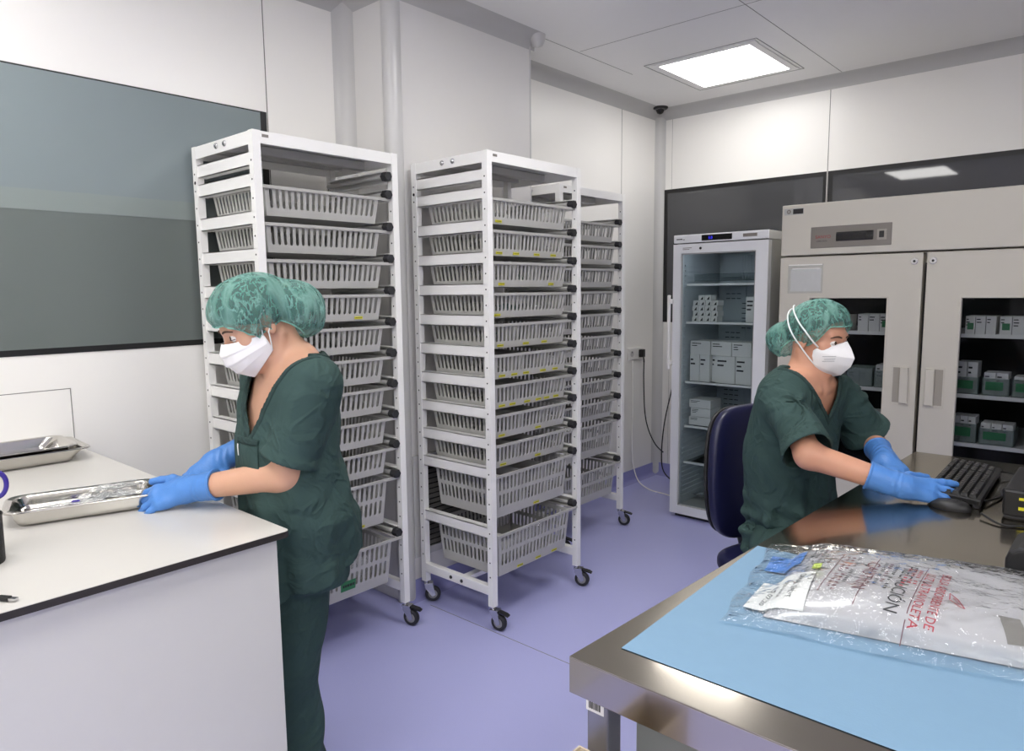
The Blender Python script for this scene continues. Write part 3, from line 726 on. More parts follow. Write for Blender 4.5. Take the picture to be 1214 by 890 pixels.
def bin_(x0, x1, z0, h, label, green=True, boxes=2, bh=.11):
    t = thing('storage_bin', ((x0+x1)/2, yc+.08, z0), label, 'bin')
    g = MB(); g.box(x0, x1, yc, yc+.002, z0, z0+h); g.box(x0, x1, yc+.158, yc+.16, z0, z0+h); g.box(x0, x0+.002, yc+.002, yc+.158, z0, z0+h); g.box(x1-.002, x1, yc+.002, yc+.158, z0, z0+h); g.box(x0, x1, yc, yc+.16, z0-.0, z0+.002)
    g.build('bin_body', tr, t, world=True)
    if green: MB().box(x0+(x1-x0)*.12, x0+(x1-x0)*.78, yc-.001, yc-.0002, z0+h*.32, z0+h*.80).build('green_label', M['green_lab'], t, world=True)
    w = (x1-x0-.008)/boxes
    for i in range(boxes):
        carton(x0+.004+i*w, x0+.001+(i+1)*w, yc+.01, yc+.12, z0+.0025, z0+bh, '%s carton in the %s' % (['first','second','third','fourth'][i], label.replace('clear ', '').replace('middle of the middle', 'middle of the centre').replace('behind the right glass window', 'on the right').replace('behind the left glass window', 'on the left')))
Z1, Z2, Z3 = 1.2455, .9455, .7005
for (xa, xb, z, nb, bh, pos) in ((-.655,-.525,Z1,3,.088,'top shelf of the right door, left end'), (-.513,-.36,Z1,3,.088,'top shelf of the right door, middle'), (-1.155,-.99,Z1,3,.092,'top shelf of the left door, right end'), (-1.36,-1.2,Z1,3,.085,'top shelf of the left door, left end')):
    w = (xb-xa)/nb
    gname = 'white cartons on the '+pos
    for i in range(nb): carton(xa+i*w, xa+(i+1)*w-.003, yc, yc+.15, z, z+bh, '%s white carton on the %s' % (['left','middle','right'][i], pos), gname, green=(i == 0 and xa > -.7) or (i == 2 and xa < -.9))
bin_(-.685, -.585, Z2, .085, 'clear bin at the left end of the middle shelf behind the right glass window', boxes=2, bh=.16)
bin_(-.568, -.458, Z2, .085, 'clear bin at the middle of the middle shelf behind the right glass window', boxes=2, bh=.112)
bin_(-.445, -.335, Z2, .085, 'clear bin at the right of the middle shelf behind the right glass window', boxes=2, bh=.10)
bin_(-.69, -.58, Z3, .095, 'clear bin at the left end of the lower shelf behind the right glass window', boxes=3, bh=.13)
bin_(-.568, -.425, Z3, .08, 'clear bin at the middle of the lower shelf behind the right glass window', boxes=3, bh=.105)
bin_(-1.20, -1.07, Z2, .10, 'clear bin at the middle shelf behind the left glass window', boxes=2, bh=.085, green=False)
bin_(-1.06, -.985, Z2, .09, 'narrow clear bin at the middle shelf behind the left glass window', boxes=1, bh=.12, green=False)
bin_(-1.10, -.985, Z3, .08, 'clear bin at the lower shelf behind the left glass window', boxes=2, bh=.11)
# ------------------------------------------------------------------ white counter (left)
def rounded(x0, x1, y0, y1, r, corners):
    P = []
    for (cx, cy, a, k) in ((x1-r, y1-r, 0, 0), (x0+r, y1-r, PI/2, 1), (x0+r, y0+r, PI, 2), (x1-r, y0+r, 1.5*PI, 3)):
        if k in corners: P += [(cx+r*math.cos(a+PI/2*i/6), cy+r*math.sin(a+PI/2*i/6)) for i in range(7)]
        else: P.append({0:(x1,y1),1:(x0,y1),2:(x0,y0),3:(x1,y0)}[k])
    return P
WT = .935
g = MB(); g.prism(rounded(XL+.003, -1.445, -1.7, .843, .014, (0,)), WT-.0155, WT-.001, 'z')
t = g.build('worktop', M['laminate_edge'], None); tag(t, 'white laminate worktop with a dark edge along the left wall', 'worktop')
MB().prism(rounded(XL+.0035, -1.4455, -1.7, .8425, .014, (0,)), WT-.001, WT, 'z').build('laminate_surface', M['laminate'], t)
t = thing('base_cabinet', (-2.1, -.4, 0), 'plain pale grey panelled cabinet carrying the white worktop', 'cabinet')
MB().box(-2.84, -1.467, -1.7, .818, .0, WT-.016).build('carcass', M['panel'], t, world=True)
MB().box(-1.467, -1.4655, -1.68, .818, .004, WT-.022).build('side_panel', M['panel'], t, world=True)

# ------------------------------------------------------------------ steel trays
def tray(name, c, L, W, H, rz, label, z0, flange=.016, group=None):
    """lofted pan: rounded rectangle rings, inside and outside"""
    t = MB(); n = 8
    def ring(l, w, r, z):
        P = []
        for (sx, sy, a) in ((1,1,0),(-1,1,PI/2),(-1,-1,PI),(1,-1,1.5*PI)):
            for i in range(n):
                an = a+PI/2*i/(n-1); P.append((sx*(l/2-r)+r*math.cos(an), sy*(w/2-r)+r*math.sin(an), z))
        return P
    k = .82
    rings = [ring(L*k-.03, W*k-.03, .012, .0015), ring(L*k, W*k, .022, .004), ring(L*k+.012, W*k+.012, .028, .014), ring(L-flange*2, W-flange*2, .034, H-.003), ring(L-flange*1.8, W-flange*1.8, .034, H), ring(L-.004, W-.004, .038, H+.001), ring(L, W, .04, H-.003)]
    vs = []; fs = []
    for r in rings: vs += r
    m = 4*n
    for j in range(len(rings)-1):
        for i in range(m): fs.append((j*m+i, j*m+(i+1) % m, (j+1)*m+(i+1) % m, (j+1)*m+i))
    fs.append(tuple(range(m)))
    t.add(vs, fs)
    o = t.build(name, M['tray_steel'], None, smooth='auto', solid=.0014, angle=60); o.location = (c[0], c[1], z0+.0008); o.rotation_euler = (0,0,rz)
    return tag(o, label, 'tray', group)
T1 = (-1.985, .588)
tray('steel_tray', (T1[0]-.005, T1[1]), .185, .345, .038, -.29, 'small steel tray holding clear packs on the counter, under the gloved hand', WT)
tray('steel_tray', (-2.745, .51), .27, .60, .042, -.04, 'lower of the two nested steel trays on the counter by the wall', WT)
tray('steel_tray', (-2.752, .50), .25, .555, .044, -.04, 'upper of the two nested steel trays on the counter by the wall', WT+.0085)
# clear packs in the tray
M['clear'] = glassy('clear_pack_film', (246,248,248), .35, .06, opac=.22, body=(240,240,236), wrinkle=.8, wscale=60)
for i, (dx, dy, rz, s, z, lb) in enumerate([(-.03,.06,1.2,.8,.022,'clear plastic pack at the far side of the small tray'), (-.005,-.02,1.5,.75,.020,'clear plastic pack in the middle of the small tray'), (.01,-.07,1.35,.6,.019,'clear plastic pack at the near end of the small tray'), (-.06,.10,1.45,.85,.034,'flat clear pack leaning over the far rim of the small tray')]):
    o = bpy.data.objects.new('syringe_pack', pouch_me[i]); COL.objects.link(o)
    me = pouch_me[i].copy(); me.materials.clear(); me.materials.append(M['clear']); o.data = me
    o.scale = (s, s*.62, s*.5); o.location = (T1[0]+dx, T1[1]+dy, WT+z); o.rotation_euler = (0, 0, rz); tag(o, lb, 'pack', 'clear packs in the small tray')
t = thing('syringe', (T1[0]-.03, T1[1]-.055, WT+.021), 'small clear syringe tube with a purple cap in the steel tray', 'syringe', rz=1.25)
MB().lathe([(0,-.04),(.006,-.04),(.006,.03),(0,.03)], n=14, mtx=Matrix.Rotation(PI/2,4,'Y')).build('barrel', M['clear'], t, smooth='auto')
MB().lathe([(0,.030),(.0075,.030),(.0075,.046),(.006,.048),(0,.048)], n=14, mtx=Matrix.Rotation(PI/2,4,'Y')).build('cap', M['purple'], t, smooth='auto')
P = []
for i in range(90):
    a = i*.23; P.append((T1[0]+.012+(.030+.008*math.sin(a*.31))*math.cos(a), T1[1]-.03+(.055+.01*math.cos(a*.4))*math.sin(a), WT+.016+.004*math.sin(a*1.7)+.00006*i))
tag(MB().tube(P, .0016, 6).build('tubing', M['clear'], smooth=True), 'coil of thin clear tubing lying in the small steel tray', 'tubing')
# pale wipe under the right hand
g = MB(); g.grid(lambda u, v: (-1.985+.15*u-.05*v, .775+.055*v+.02*u, WT+.0015+.0025*math.sin(9*u+4*v)**2), 18, 10)
tag(g.build('wipe', mat('pale_wipe', (226,240,248), .8), None, smooth=True), 'pale bluish white wipe lying under the far gloved hand', 'wipe')
# pen cup with scissors
t = thing('pen_cup', (-1.750, .316, WT), 'black mesh pen cup at the left edge of the counter', 'cup')
MB().lathe([(0,.002),(.040,.002),(.042,.0),(.043,.004),(.044,.098),(.046,.100),(.045,.102),(.042,.098),(.041,.004),(0,.004)], n=28).build('cup_body', mat('black_mesh', (20,20,22), .5, bump=.5, bscale=500), t, smooth='auto')
t = thing('scissors', (-1.741, .320, WT+.006), 'scissors with dark purple loop handles standing in the black cup', 'scissors')
for s in (-1, 1):
    P = []
    for i in range(22):
        a = 2*PI*i/22; P.append((.002*s, s*.026+.017*math.cos(a)*1.0+.008*s, .155+.026*math.sin(a)))
    MB().tube([Vector(p) for p in P], .0048, 8, closed=True).build('handle', M['purple'] if s > 0 else mat('dark_purple', (30,24,70), .4), t, smooth=True)
    MB().add([(.001*s,s*.004,.13),(.001*s,s*.016,.13),(.001*s,-s*.008,.004),(.001*s,-s*.012,.004)], [(0,1,2,3)]).build('blade', M['chrome'], t, solid=.0018)
# small cable end
t = thing('usb_cable', (-1.50, .30, WT+.005), 'short black cable with a silver metal plug end lying on the counter edge', 'cable')
g = MB(); Rm = Matrix.Rotation(.55, 4, 'Z'); g.box(-.012,.012,-.0055,.0055,-.004,.004,Rm); g.build('plug_body', M['black'], t, bevel=.001)
MB().box(.012,.026,-.0045,.0045,-.0022,.0022,Rm).build('plug', M['chrome'], t)
MB().tube([Rm @ Vector(q) for q in [(-.012,0,0),(-.018,0,.003),(-.026,-.004,.006),(-.034,-.012,.0),(-.036,-.03,-.003),(-.03,-.06,-.003)]], .0022, 8).build('wire', M['black'], t, smooth=True)

# ------------------------------------------------------------------ steel table (right)
TZ = .90
t = thing('steel_table', (-.1, 1.8, 0), 'stainless steel worktable with a deep rim in the right foreground', 'table')
poly = [(-.647,.857), (.52,.857), (.60,2.80), (-.569,2.787)]
g = MB(); g.prism(poly, TZ-.002, TZ, 'z')
for (a, b) in ((0,1),(1,2),(2,3),(3,0)):
    A = Vector((*poly[a],0)); B = Vector((*poly[b],0)); d = (B-A).normalized(); nrm = Vector((-d.y, d.x, 0))*.0015
    q = [A, B, B+nrm, A+nrm]; g.add([(p.x,p.y,z) for z in (TZ-.061, TZ-.002) for p in q], [(0,1,5,4),(1,2,6,5),(2,3,7,6),(3,0,4,7),(0,1,2,3),(4,5,6,7)])
g.build('table_top', M['steel'], t, world=True, bevel=.0012)
M['leg_steel'] = mat('leg_steel', (150,150,156), .38, .9)
legs = [(-.612,.905), (.47,.905), (-.535,2.74), (.55,2.74)]
for i, (x, y) in enumerate(legs):
    lg = MB().box(x-.02, x+.02, y-.02, y+.02, .02, TZ-.003).build('leg', M['leg_steel'], t, world=True, bevel=.003)
    MB().cyl((x,y,0), (x,y,.02), .014, 14).build('foot', M['rubber'], lg, world=True)
    if i == 0:
        s = MB().box(x-.021, x+.013, y-.0212, y-.0203, .803, .829).build('barcode_sticker', M['paper'], lg, world=True)
        g = MB(); xx = x-.016
        rnd = random.Random(3)
        while xx < x+.008: w_ = rnd.choice((.0008,.0016,.0024)); g.box(xx, xx+w_, y-.0217, y-.0212, .808, .822); xx += w_+.0012
        g.build('barcode', M['ink'], s, world=True)
MB().box(-.515,.53,2.73,2.75,.80,.835).build('cross_beam', M['leg_steel'], t, world=True)
t = thing('drawer_cabinet', (-.20, 1.35, 0), 'grey cabinet standing under the steel table', 'cabinet')
MB().box(-.580,.35,.95,1.75,.03,.825).build('carcass', mat('grey_cabinet', (128,130,122), .4), t, world=True, bevel=.004)
MB().box(-.56,.34,.97,1.74,0,.03).build('plinth', M['rubber'], t, world=True)
t = thing('cardboard_box', (-.635, .86, 0), 'beige cardboard box on the floor beside the steel table leg', 'box')
g = MB(); X0, X1, Y0, Y1 = -.645, -.560, .62, .882; Hb = .735
for q in ((X0,X0+.003,Y0,Y1),(X1-.003,X1,Y0,Y1),(X0+.003,X1-.003,Y0,Y0+.003),(X0+.003,X1-.003,Y1-.003,Y1)): g.box(*q, 0, Hb)
g.box(X0+.003,X1-.003,Y0+.003,Y1-.003,0,.003); g.build('carton_body', M['beige'], t, world=True)

# blue absorbent sheet
g = MB(); g.grid(lambda u, v: (-.597+.85*u-.019*v, .931+.592*v+.01*u, TZ+.0012+.0008*math.sin(14*u)*math.sin(9*v)), 40, 24)
tag(g.build('absorbent_sheet', M['blue_sheet'], None, smooth=True), 'pale blue absorbent paper sheet spread over the steel table', 'sheet')
# infusion bag in a clear outer bag
Q00, Q01, Q10, Q11 = Vector((-.515,1.115)), Vector((-.592,1.545)), Vector((.28,1.30)), Vector((.22,1.70))
def bq(u, v): return (Q00*(1-u)+Q10*u)*(1-v)+(Q01*(1-u)+Q11*u)*v
def wr(u, v): return .5*math.sin(17*u+5*v+1.3*math.sin(9*v))+.3*math.sin(31*u-12*v+2*math.sin(7*u))+.2*math.sin(23*v+9*u)
def prof(u, v, e=3.0): 
    a = abs(2*u-1)**e; b = abs(2*v-1)**e; return max(0, (1-a))*max(0, (1-b))
def inner_h(u, v):   # u,v in the inner bag
    return TZ+.0035+.052*prof(u, v, 4.5)**.55*(1-.12*u)+.0022*wr(u*1.4, v)*prof(u, v)**.3
IU = (.075, 1.0, .13, .955)
def inner(u, v, top=True):
    U = IU[0]+(IU[1]-IU[0])*u; V = IU[2]+(IU[3]-IU[2])*v; p = bq(U, V)
    return (p.x, p.y, inner_h(u, v) if top else TZ+.003)
t = thing('infusion_bag', (-.15, 1.4, TZ+.003), 'white infusion bag with red and dark printing, sealed inside the clear bag', 'bag')
M['bag_white'] = mat('milky_bag', (192,188,189), .30, noise=.05, nscale=25, coat=.6)
g = MB(); g.grid(lambda u, v: inner(u, v), 70, 44); g.grid(lambda u, v: inner(u, v, False), 8, 6)
g.build('bag_body', M['bag_white'], t, world=True, smooth=True)
def uv_of(x, y):
    u, v = .5, .5
    for _ in range(30):
        p = Vector(inner(u, v)[:2]); d = Vector((x, y))-p
        a = (Vector(inner(u+1e-3, v)[:2])-p)/1e-3; b = (Vector(inner(u, v+1e-3)[:2])-p)/1e-3
        det = a.x*b.y-a.y*b.x; u += (d.x*b.y-d.y*b.x)/det; v += (a.x*d.y-a.y*d.x)/det
    return u, v
def drape(o, lift=.0012):
    off = wloc(o.parent)
    for vv in o.data.vertices:
        w_ = vv.co+off; u, v = uv_of(w_.x, w_.y)
        vv.co.z = inner_h(min(max(u,0),1), min(max(v,0),1))+lift+max(0, (vv.co.z))-off.z
    return o
def bagtext(txt, x, y, size, m, width=None, rot=0.0, nm='lettering', lift=.0012):
    dx = Vector((.055*1+0, -1, 0)); up = Vector((1, .055, 0))
    if rot: 
        R = Matrix.Rotation(rot, 3, 'Z'); dx = R @ dx; up = R @ up
    o = text_obj(nm, txt, size, m, t, frame_mtx(Vector((x, y, 0)), dx, up), width=width, ext=0)
    off = wloc(t)
    for v in o.data.vertices: v.co.x -= off.x; v.co.y -= off.y; v.co.z = 0
    return drape(o, lift)
def patch(nm, corners, m, lift=.001, parent=None, n=10):
    a, b, c, d = [Vector(q) for q in corners]; g = MB(); pr_ = parent or t
    g.grid(lambda u, v: (*( (a*(1-u)+b*u)*(1-v)+(d*(1-u)+c*u)*v ), wloc(pr_).z), n, n)
    o = g.build(nm, m, pr_, world=True, smooth=True); 
    for v in o.data.vertices: v.co.z = 0
    return drape(o, lift)
bagtext('CAUTION', -.362, 1.442, .032, M['ink_brown'], .142)
bagtext('PRECAUCIÓN', -.303, 1.465, .031, M['ink'], .205)
bagtext('BOLSA ABSORBENTE DE', -.241, 1.458, .021, M['ink_red'], .205); bagtext('LUZ ULTRAVIOLETA', -.263, 1.445, .021, M['ink_red'], .200)
for i, (x, l, m) in enumerate([(-.404,.16,'ink_brown'),(-.394,.17,'ink_brown'),(-.384,.13,'ink'),(-.336,.12,'ink'),(-.327,.10,'ink_brown'),(-.317,.13,'ink'),(-.286,.08,'ink_red'),(-.277,.08,'ink_red'),(-.295,.10,'ink_red')]):
    words = ['IlI lIIlII lI IlIlI', 'lIIlI lIlIIl', 'Il lIl IlI lIIl', 'lIlIII lI IlIl', 'IlI IIl lI', 'lIlIlI lI lII', 'IlIl lI', 'lIlII lI', 'Il IIlIl']
    bagtext(words[i], x, 1.455, .0085, M[m], l)
for (x, y0, y1) in ((-.415,1.47,1.27), (-.350,1.47,1.25), (-.268,1.475,1.22)):
    patch('printed_rule', [(x,y0),(x+.0014,y0),(x+.0014+.012,y1),(x+.012,y1)], M['ink_brown'], .0013)
g = MB()
def em(pts, m, lift): 
    for i in range(len(pts)-1):
        (xa, ya), (xb, yb) = pts[i], pts[i+1]; dx, dy = xb-xa, yb-ya; l = math.hypot(dx, dy); nx_, ny_ = -dy/l*.0009, dx/l*.0009
        patch('emblem_line', [(xa-nx_,ya-ny_),(xb-nx_,yb-ny_),(xb+nx_,yb+ny_),(xa+nx_,ya+ny_)], m, lift, n=4)
em([(-0.2149,1.3745),(-0.2112,1.3497),(-0.1926,1.3286),(-0.1851,1.3249)], M['ink_red'], .0014); em([(-0.2149,1.3745),(-0.2000,1.3559),(-0.1851,1.3249)], M['ink_red'], .0014)
em([(-0.2031,1.3497),(-0.1975,1.3454)], M['ink_red'], .0014); em([(-0.1994,1.3423),(-0.1938,1.3379)], M['ink_red'], .0014); em([(-0.2074,1.3578),(-0.2025,1.3528)], M['ink_red'], .0014)
patch('grey_patch', [(-.140,1.332),(-.112,1.338),(-.092,1.285),(-.120,1.278)], M['panel_grey'], .0015)
pl = patch('paper_label', [(-.518,1.318),(-.431,1.352),(-.405,1.207),(-.506,1.192)], M['paper'], .0035)
for (tx, x, y, s, wd) in (('CANAL SALVE', -.452, 1.335, .014, .105), ('DOSIS UNICA', -.468, 1.305, .009, .07), ('15.07.20', -.492, 1.305, .012, .085), ('R. 2', -.434, 1.335, .010, .03)):
    bagtext(tx, x, y, s, M['ink'], wd, lift=.0045)
patch('blue_tag', [(-.560,1.47),(-.492,1.485),(-.478,1.40),(-.543,1.38)], mat('blue_print', (52,128,210), .4), .0028)
patch('yellow_mark', [(-.448,1.392),(-.434,1.395),(-.428,1.365),(-.444,1.362)], mat('lime_mark', (205,225,70), .5), .0042)
for i, tx in enumerate(['IlIlIl II lIIl', 'Il lIl Il', 'lIlIl IlI lIlIl', 'Il IlIlIl', 'IlIl I lIlII']): bagtext(tx, -.475+.010*i, 1.49, .0075, M['ink'], .08)
# outer clear bag
def outer(u, v):
    p = bq(u, v); q = prof(u, v, 2.6); iu = (u-IU[0])/(IU[1]-IU[0]); iv = (v-IU[2])/(IU[3]-IU[2])
    hi = inner_h(min(max(iu,0),1), min(max(iv,0),1))-TZ if 0 <= iu <= 1 and 0 <= iv <= 1 else 0
    edge = .004+.020*prof(u, v, 5)**.5
    h = max(hi+.006, edge) if hi else edge
    cr = .007*abs(wr(u*2.1+.4, v*1.6))*prof(u, v, 6)**.4
    return (p.x+.004*math.sin(19*v), p.y+.004*math.sin(15*u), TZ+.002+h*1.0+cr*(1 if hi < .03 else .35))
g = MB(); g.grid(outer, 110, 70)
tag(g.build('clear_outer_bag', M['film'], None, smooth=True), 'shiny wrinkled clear plastic outer bag on the blue sheet', 'bag')

# ------------------------------------------------------------------ keyboard, mouse, box, monitor
t = thing('keyboard', (-.345, 2.365, TZ), 'black computer keyboard on the steel table in front of the seated person', 'keyboard', rz=PI/2+.02)
kb = MB(); kb.add([(-.215,-.06,.008),(.215,-.06,.008),(.215,.065,.012),(-.215,.065,.012),(-.215,-.06,.024),(.215,-.06,.024),(.215,.065,.034),(-.215,.065,.034)], [(0,1,2,3),(4,5,6,7),(0,1,5,4),(1,2,6,5),(2,3,7,6),(3,0,4,7)])
kb.box(-.215,-.18,.04,.06,0,.02); kb.box(.18,.215,.04,.06,0,.02); kb.box(-.215,-.18,-.058,-.04,0,.02); kb.box(.18,.215,-.058,-.04,0,.02)
kb.build('case', M['black'], t, bevel=.003)
kr = [M['black'], M['panel_grey']]
for r in range(6):
    y = -.048+r*.0195; z0 = .024+.010*(y+.06)/.125
    g = MB(); x = -.207
    pat = [.028]+[.0175]*12+[.028]+[0]+[.0175]*3+[0]+[.0175]*3
    if r == 0: pat = [.022]*3+[.10]+[.022]*4+[0]+[.0175]*3+[0]+[.0175]*3
    for w_ in pat:
        if w_ == 0: x += .008; continue
        if x+w_ > .209: break
        g.cur = 0; g.add([(x,y,z0),(x+w_,y,z0),(x+w_,y+.0165,z0+.001),(x,y+.0165,z0+.001),(x+.002,y+.002,z0+.009),(x+w_-.002,y+.002,z0+.009),(x+w_-.002,y+.014,z0+.010),(x+.002,y+.014,z0+.010)], [(4,5,6,7),(0,1,5,4),(1,2,6,5),(2,3,7,6),(3,0,4,7)])
        g.cur = 1; g.add([(x+.004,y+.008,z0+.0102),(x+.008,y+.008,z0+.0102),(x+.008,y+.012,z0+.0104),(x+.004,y+.012,z0+.0104)], [(0,1,2,3)])
        x += w_+.001
    g.build('key_row', kr, t)
t = thing('computer_mouse', (-.345, 2.118, TZ), 'black computer mouse under the gloved fingers', 'mouse', rz=2.9)
def mouse(u, v):
    a = 2*PI*u; z = v; r = math.sqrt(max(0, 1-z**3)); return (.052*math.cos(a)*r*(1), .031*math.sin(a)*r, 0.0005+.024*z*(1-.15*math.cos(a)*r))
MB().grid(mouse, 28, 12, wrapu=True).build('shell', M['black'], t, smooth=True)
MB().cyl((-.02,-.004,.019),(-.02,.004,.019),.007,14).build('wheel', M['rubber'], t, smooth='auto')
t = thing('label_printer', (-.10, 2.27, TZ), 'black box-shaped device with two yellow stripes on the steel table', 'printer')
MB().box(-.132,.15,-.15,.15,.004,.072).build('case', M['black'], t, bevel=.006)
MB().box(-.128,.146,-.146,.146,.0,.004).build('base', M['rubber'], t)
g = MB(); g.box(-.098,.10,-.1508,-.1500,.048,.055); g.build('yellow_stripe', M['yellow'], t)
g = MB(); g.box(-.098,.10,-.1508,-.1500,.023,.031); g.build('yellow_stripe', M['yellow'], t)
def tcable(pts, r, label): return cable(pts, r, M['black'], label)
tcable([(-.295,2.55,TZ+.02),(-.26,2.58,TZ+.012),(-.22,2.52,TZ+.02),(-.16,2.60,TZ+.05),(-.05,2.62,TZ+.09)], .003, 'black keyboard cable looping up beside the monitor')
tcable([(-.27,2.08,TZ+.01),(-.22,2.03,TZ+.004),(-.17,2.05,TZ+.004),(-.10,2.04,TZ+.004),(0.05,2.06,TZ+.004)], .0028, 'black mouse cable running past the striped box')
tcable([(-.28,2.20,TZ+.012),(-.255,2.30,TZ+.005),(-.26,2.40,TZ+.005),(-.20,2.48,TZ+.03),(-.10,2.50,TZ+.06)], .003, 'black cable lying between keyboard and striped box')
t = thing('monitor', (-.10, 2.62, TZ), 'black computer monitor at the right edge of the table', 'monitor', rz=math.atan2(-.42,.31))
MB().box(-.245,.245,-.02,.02,.05,.36).build('screen_case', M['black'], t, bevel=.006)
MB().box(-.23,.23,-.0215,-.0195,.07,.345).build('screen', M['black_gloss'], t)
MB().cyl((0,.03,.012),(0,.03,.2),.02,14).build('stand_column', M['black'], t)
MB().lathe([(0,.0),(.11,.0),(.11,.010),(.03,.016),(0,.016)], (0,.03,0), 32).build('stand_base', M['black'], t, smooth='auto')
t = thing('dark_device', (-.05, 1.70, TZ), 'dark rounded plastic device on the table behind the clear bag, right edge', 'device')  # plain dark rounded case, its kind unknown
g = MB(); pr = [(-.118,.0),(-.118,.05),(-.112,.066),(-.098,.076),(-.07,.082),(.11,.082),(.118,.07),(.118,0)]
g.prism(pr, -.07, .07, 'y'); g.build('case', M['black'], t, bevel=.008, seg=3)
g = MB(); g.prism([(-.08,.083),(-.08,.095),(.08,.095),(.08,.083)], -.04, .04, 'y'); g.build('top_cover', M['rubber'], t, bevel=.004)
# ------------------------------------------------------------------ implicit-surface modeller for bodies and clothes
def A_(p): return np.array(p, dtype=np.float32)
def capf(P, a, b, ra, rb):
    a = A_(a); b = A_(b); ba = b-a; pa = P-a
    t = np.clip(pa @ ba/(ba @ ba+1e-12), 0, 1)
    return np.linalg.norm(pa-t[:,None]*ba, axis=1)-(ra+(rb-ra)*t)
def ellf(P, c, r, R=None):
    q = P-A_(c)
    if R is not None: q = q @ R.T
    r = A_(r); k0 = np.linalg.norm(q/r, axis=1); k1 = np.linalg.norm(q/(r*r), axis=1)
    return k0*(k0-1)/(k1+1e-9)
def smin(a, b, k):
    h = np.clip(.5+.5*(b-a)/k, 0, 1); return b*(1-h)+a*h-k*h*(1-h)
def smax(a, b, k): return -smin(-a, -b, k)
def mesh_sdf(f, lo, hi, h, margin=2.0):
    lo = np.array(lo, dtype=np.float32); hi = np.array(hi, dtype=np.float32)
    n = np.ceil((hi-lo)/(4*h)).astype(int)+1
    ci = np.indices(n).reshape(3, -1).T
    d = f((lo+(ci*4+1.5)*h).astype(np.float32))
    keep = np.abs(d) < 3.46*h*margin
    big = np.where(d < 0, -1.0, 1.0).reshape(n)
    F = big.repeat(4, 0).repeat(4, 1).repeat(4, 2).astype(np.float32)
    off = np.indices((4,4,4)).reshape(3, -1).T
    idx = (ci[keep][:,None,:]*4+off[None]).reshape(-1, 3)
    for s in range(0, len(idx), 400000):
        q = idx[s:s+400000]; F[q[:,0],q[:,1],q[:,2]] = f((lo+q*h).astype(np.float32))
    S = F < 0
    c = np.zeros(tuple(np.array(F.shape)-1), dtype=np.int8)
    for dx in (0,1):
        for dy in (0,1):
            for dz in (0,1): c += S[dx:F.shape[0]-1+dx, dy:F.shape[1]-1+dy, dz:F.shape[2]-1+dz]
    act = np.argwhere((c > 0) & (c < 8))
    vid = -np.ones(c.shape, dtype=np.int64); vid[act[:,0],act[:,1],act[:,2]] = np.arange(len(act))
    cs = np.array([(i,j,k) for i in (0,1) for j in (0,1) for k in (0,1)])
    vals = np.stack([F[act[:,0]+a,act[:,1]+b,act[:,2]+g] for a,b,g in cs], 1)
    acc = np.zeros((len(act),3)); cnt = np.zeros(len(act))
    for i in range(8):
        for j in range(i+1, 8):
            if np.abs(cs[i]-cs[j]).sum() != 1: continue
            a, b = vals[:,i], vals[:,j]; m = (a < 0) != (b < 0)
            t = np.where(m, a/(a-b+1e-12), 0)
            acc += np.where(m[:,None], cs[i]+(cs[j]-cs[i])*t[:,None], 0); cnt += m
    V = lo+(act+acc/cnt[:,None])*h
    faces = []
    for ax in range(3):
        sl0 = [slice(None)]*3; sl1 = [slice(None)]*3; sl0[ax] = slice(0,-1); sl1[ax] = slice(1,None)
        e = np.argwhere(S[tuple(sl0)] != S[tuple(sl1)])
        b, g = (ax+1) % 3, (ax+2) % 3
        ok = (e[:,b] > 0) & (e[:,g] > 0) & (e[:,b] < c.shape[b]) & (e[:,g] < c.shape[g]); e = e[ok]
        flip = S[tuple(sl0)][e[:,0],e[:,1],e[:,2]]
        Q = []
        for (db, dg) in ((-1,-1),(0,-1),(0,0),(-1,0)):
            q = e.copy(); q[:,b] += db; q[:,g] += dg; Q.append(vid[q[:,0],q[:,1],q[:,2]])
        Q = np.stack(Q, 1); Q = np.where(flip[:,None], Q, Q[:,::-1]); faces.append(Q[(Q >= 0).all(1)])
    return V, np.concatenate(faces)
def sdf_obj(name, f, lo, hi, h, m, parent, margin=2.0):
    V, Fc = mesh_sdf(f, lo, hi, h, margin)
    off = wloc(parent) if parent else Vector()
    me = bpy.data.meshes.new(name)
    me.vertices.add(len(V)); me.vertices.foreach_set('co', (V-np.array(off)).astype(np.float32).ravel())
    me.loops.add(Fc.size); me.loops.foreach_set('vertex_index', Fc.ravel().astype(np.int32))
    me.polygons.add(len(Fc)); me.polygons.foreach_set('loop_start', np.arange(0, Fc.size, 4, dtype=np.int32))
    me.polygons.foreach_set('use_smooth', np.ones(len(Fc), dtype=bool))
    me.update(calc_edges=True); me.materials.append(m)
    o = bpy.data.objects.new(name, me); COL.objects.link(o); o.parent = parent
    return o

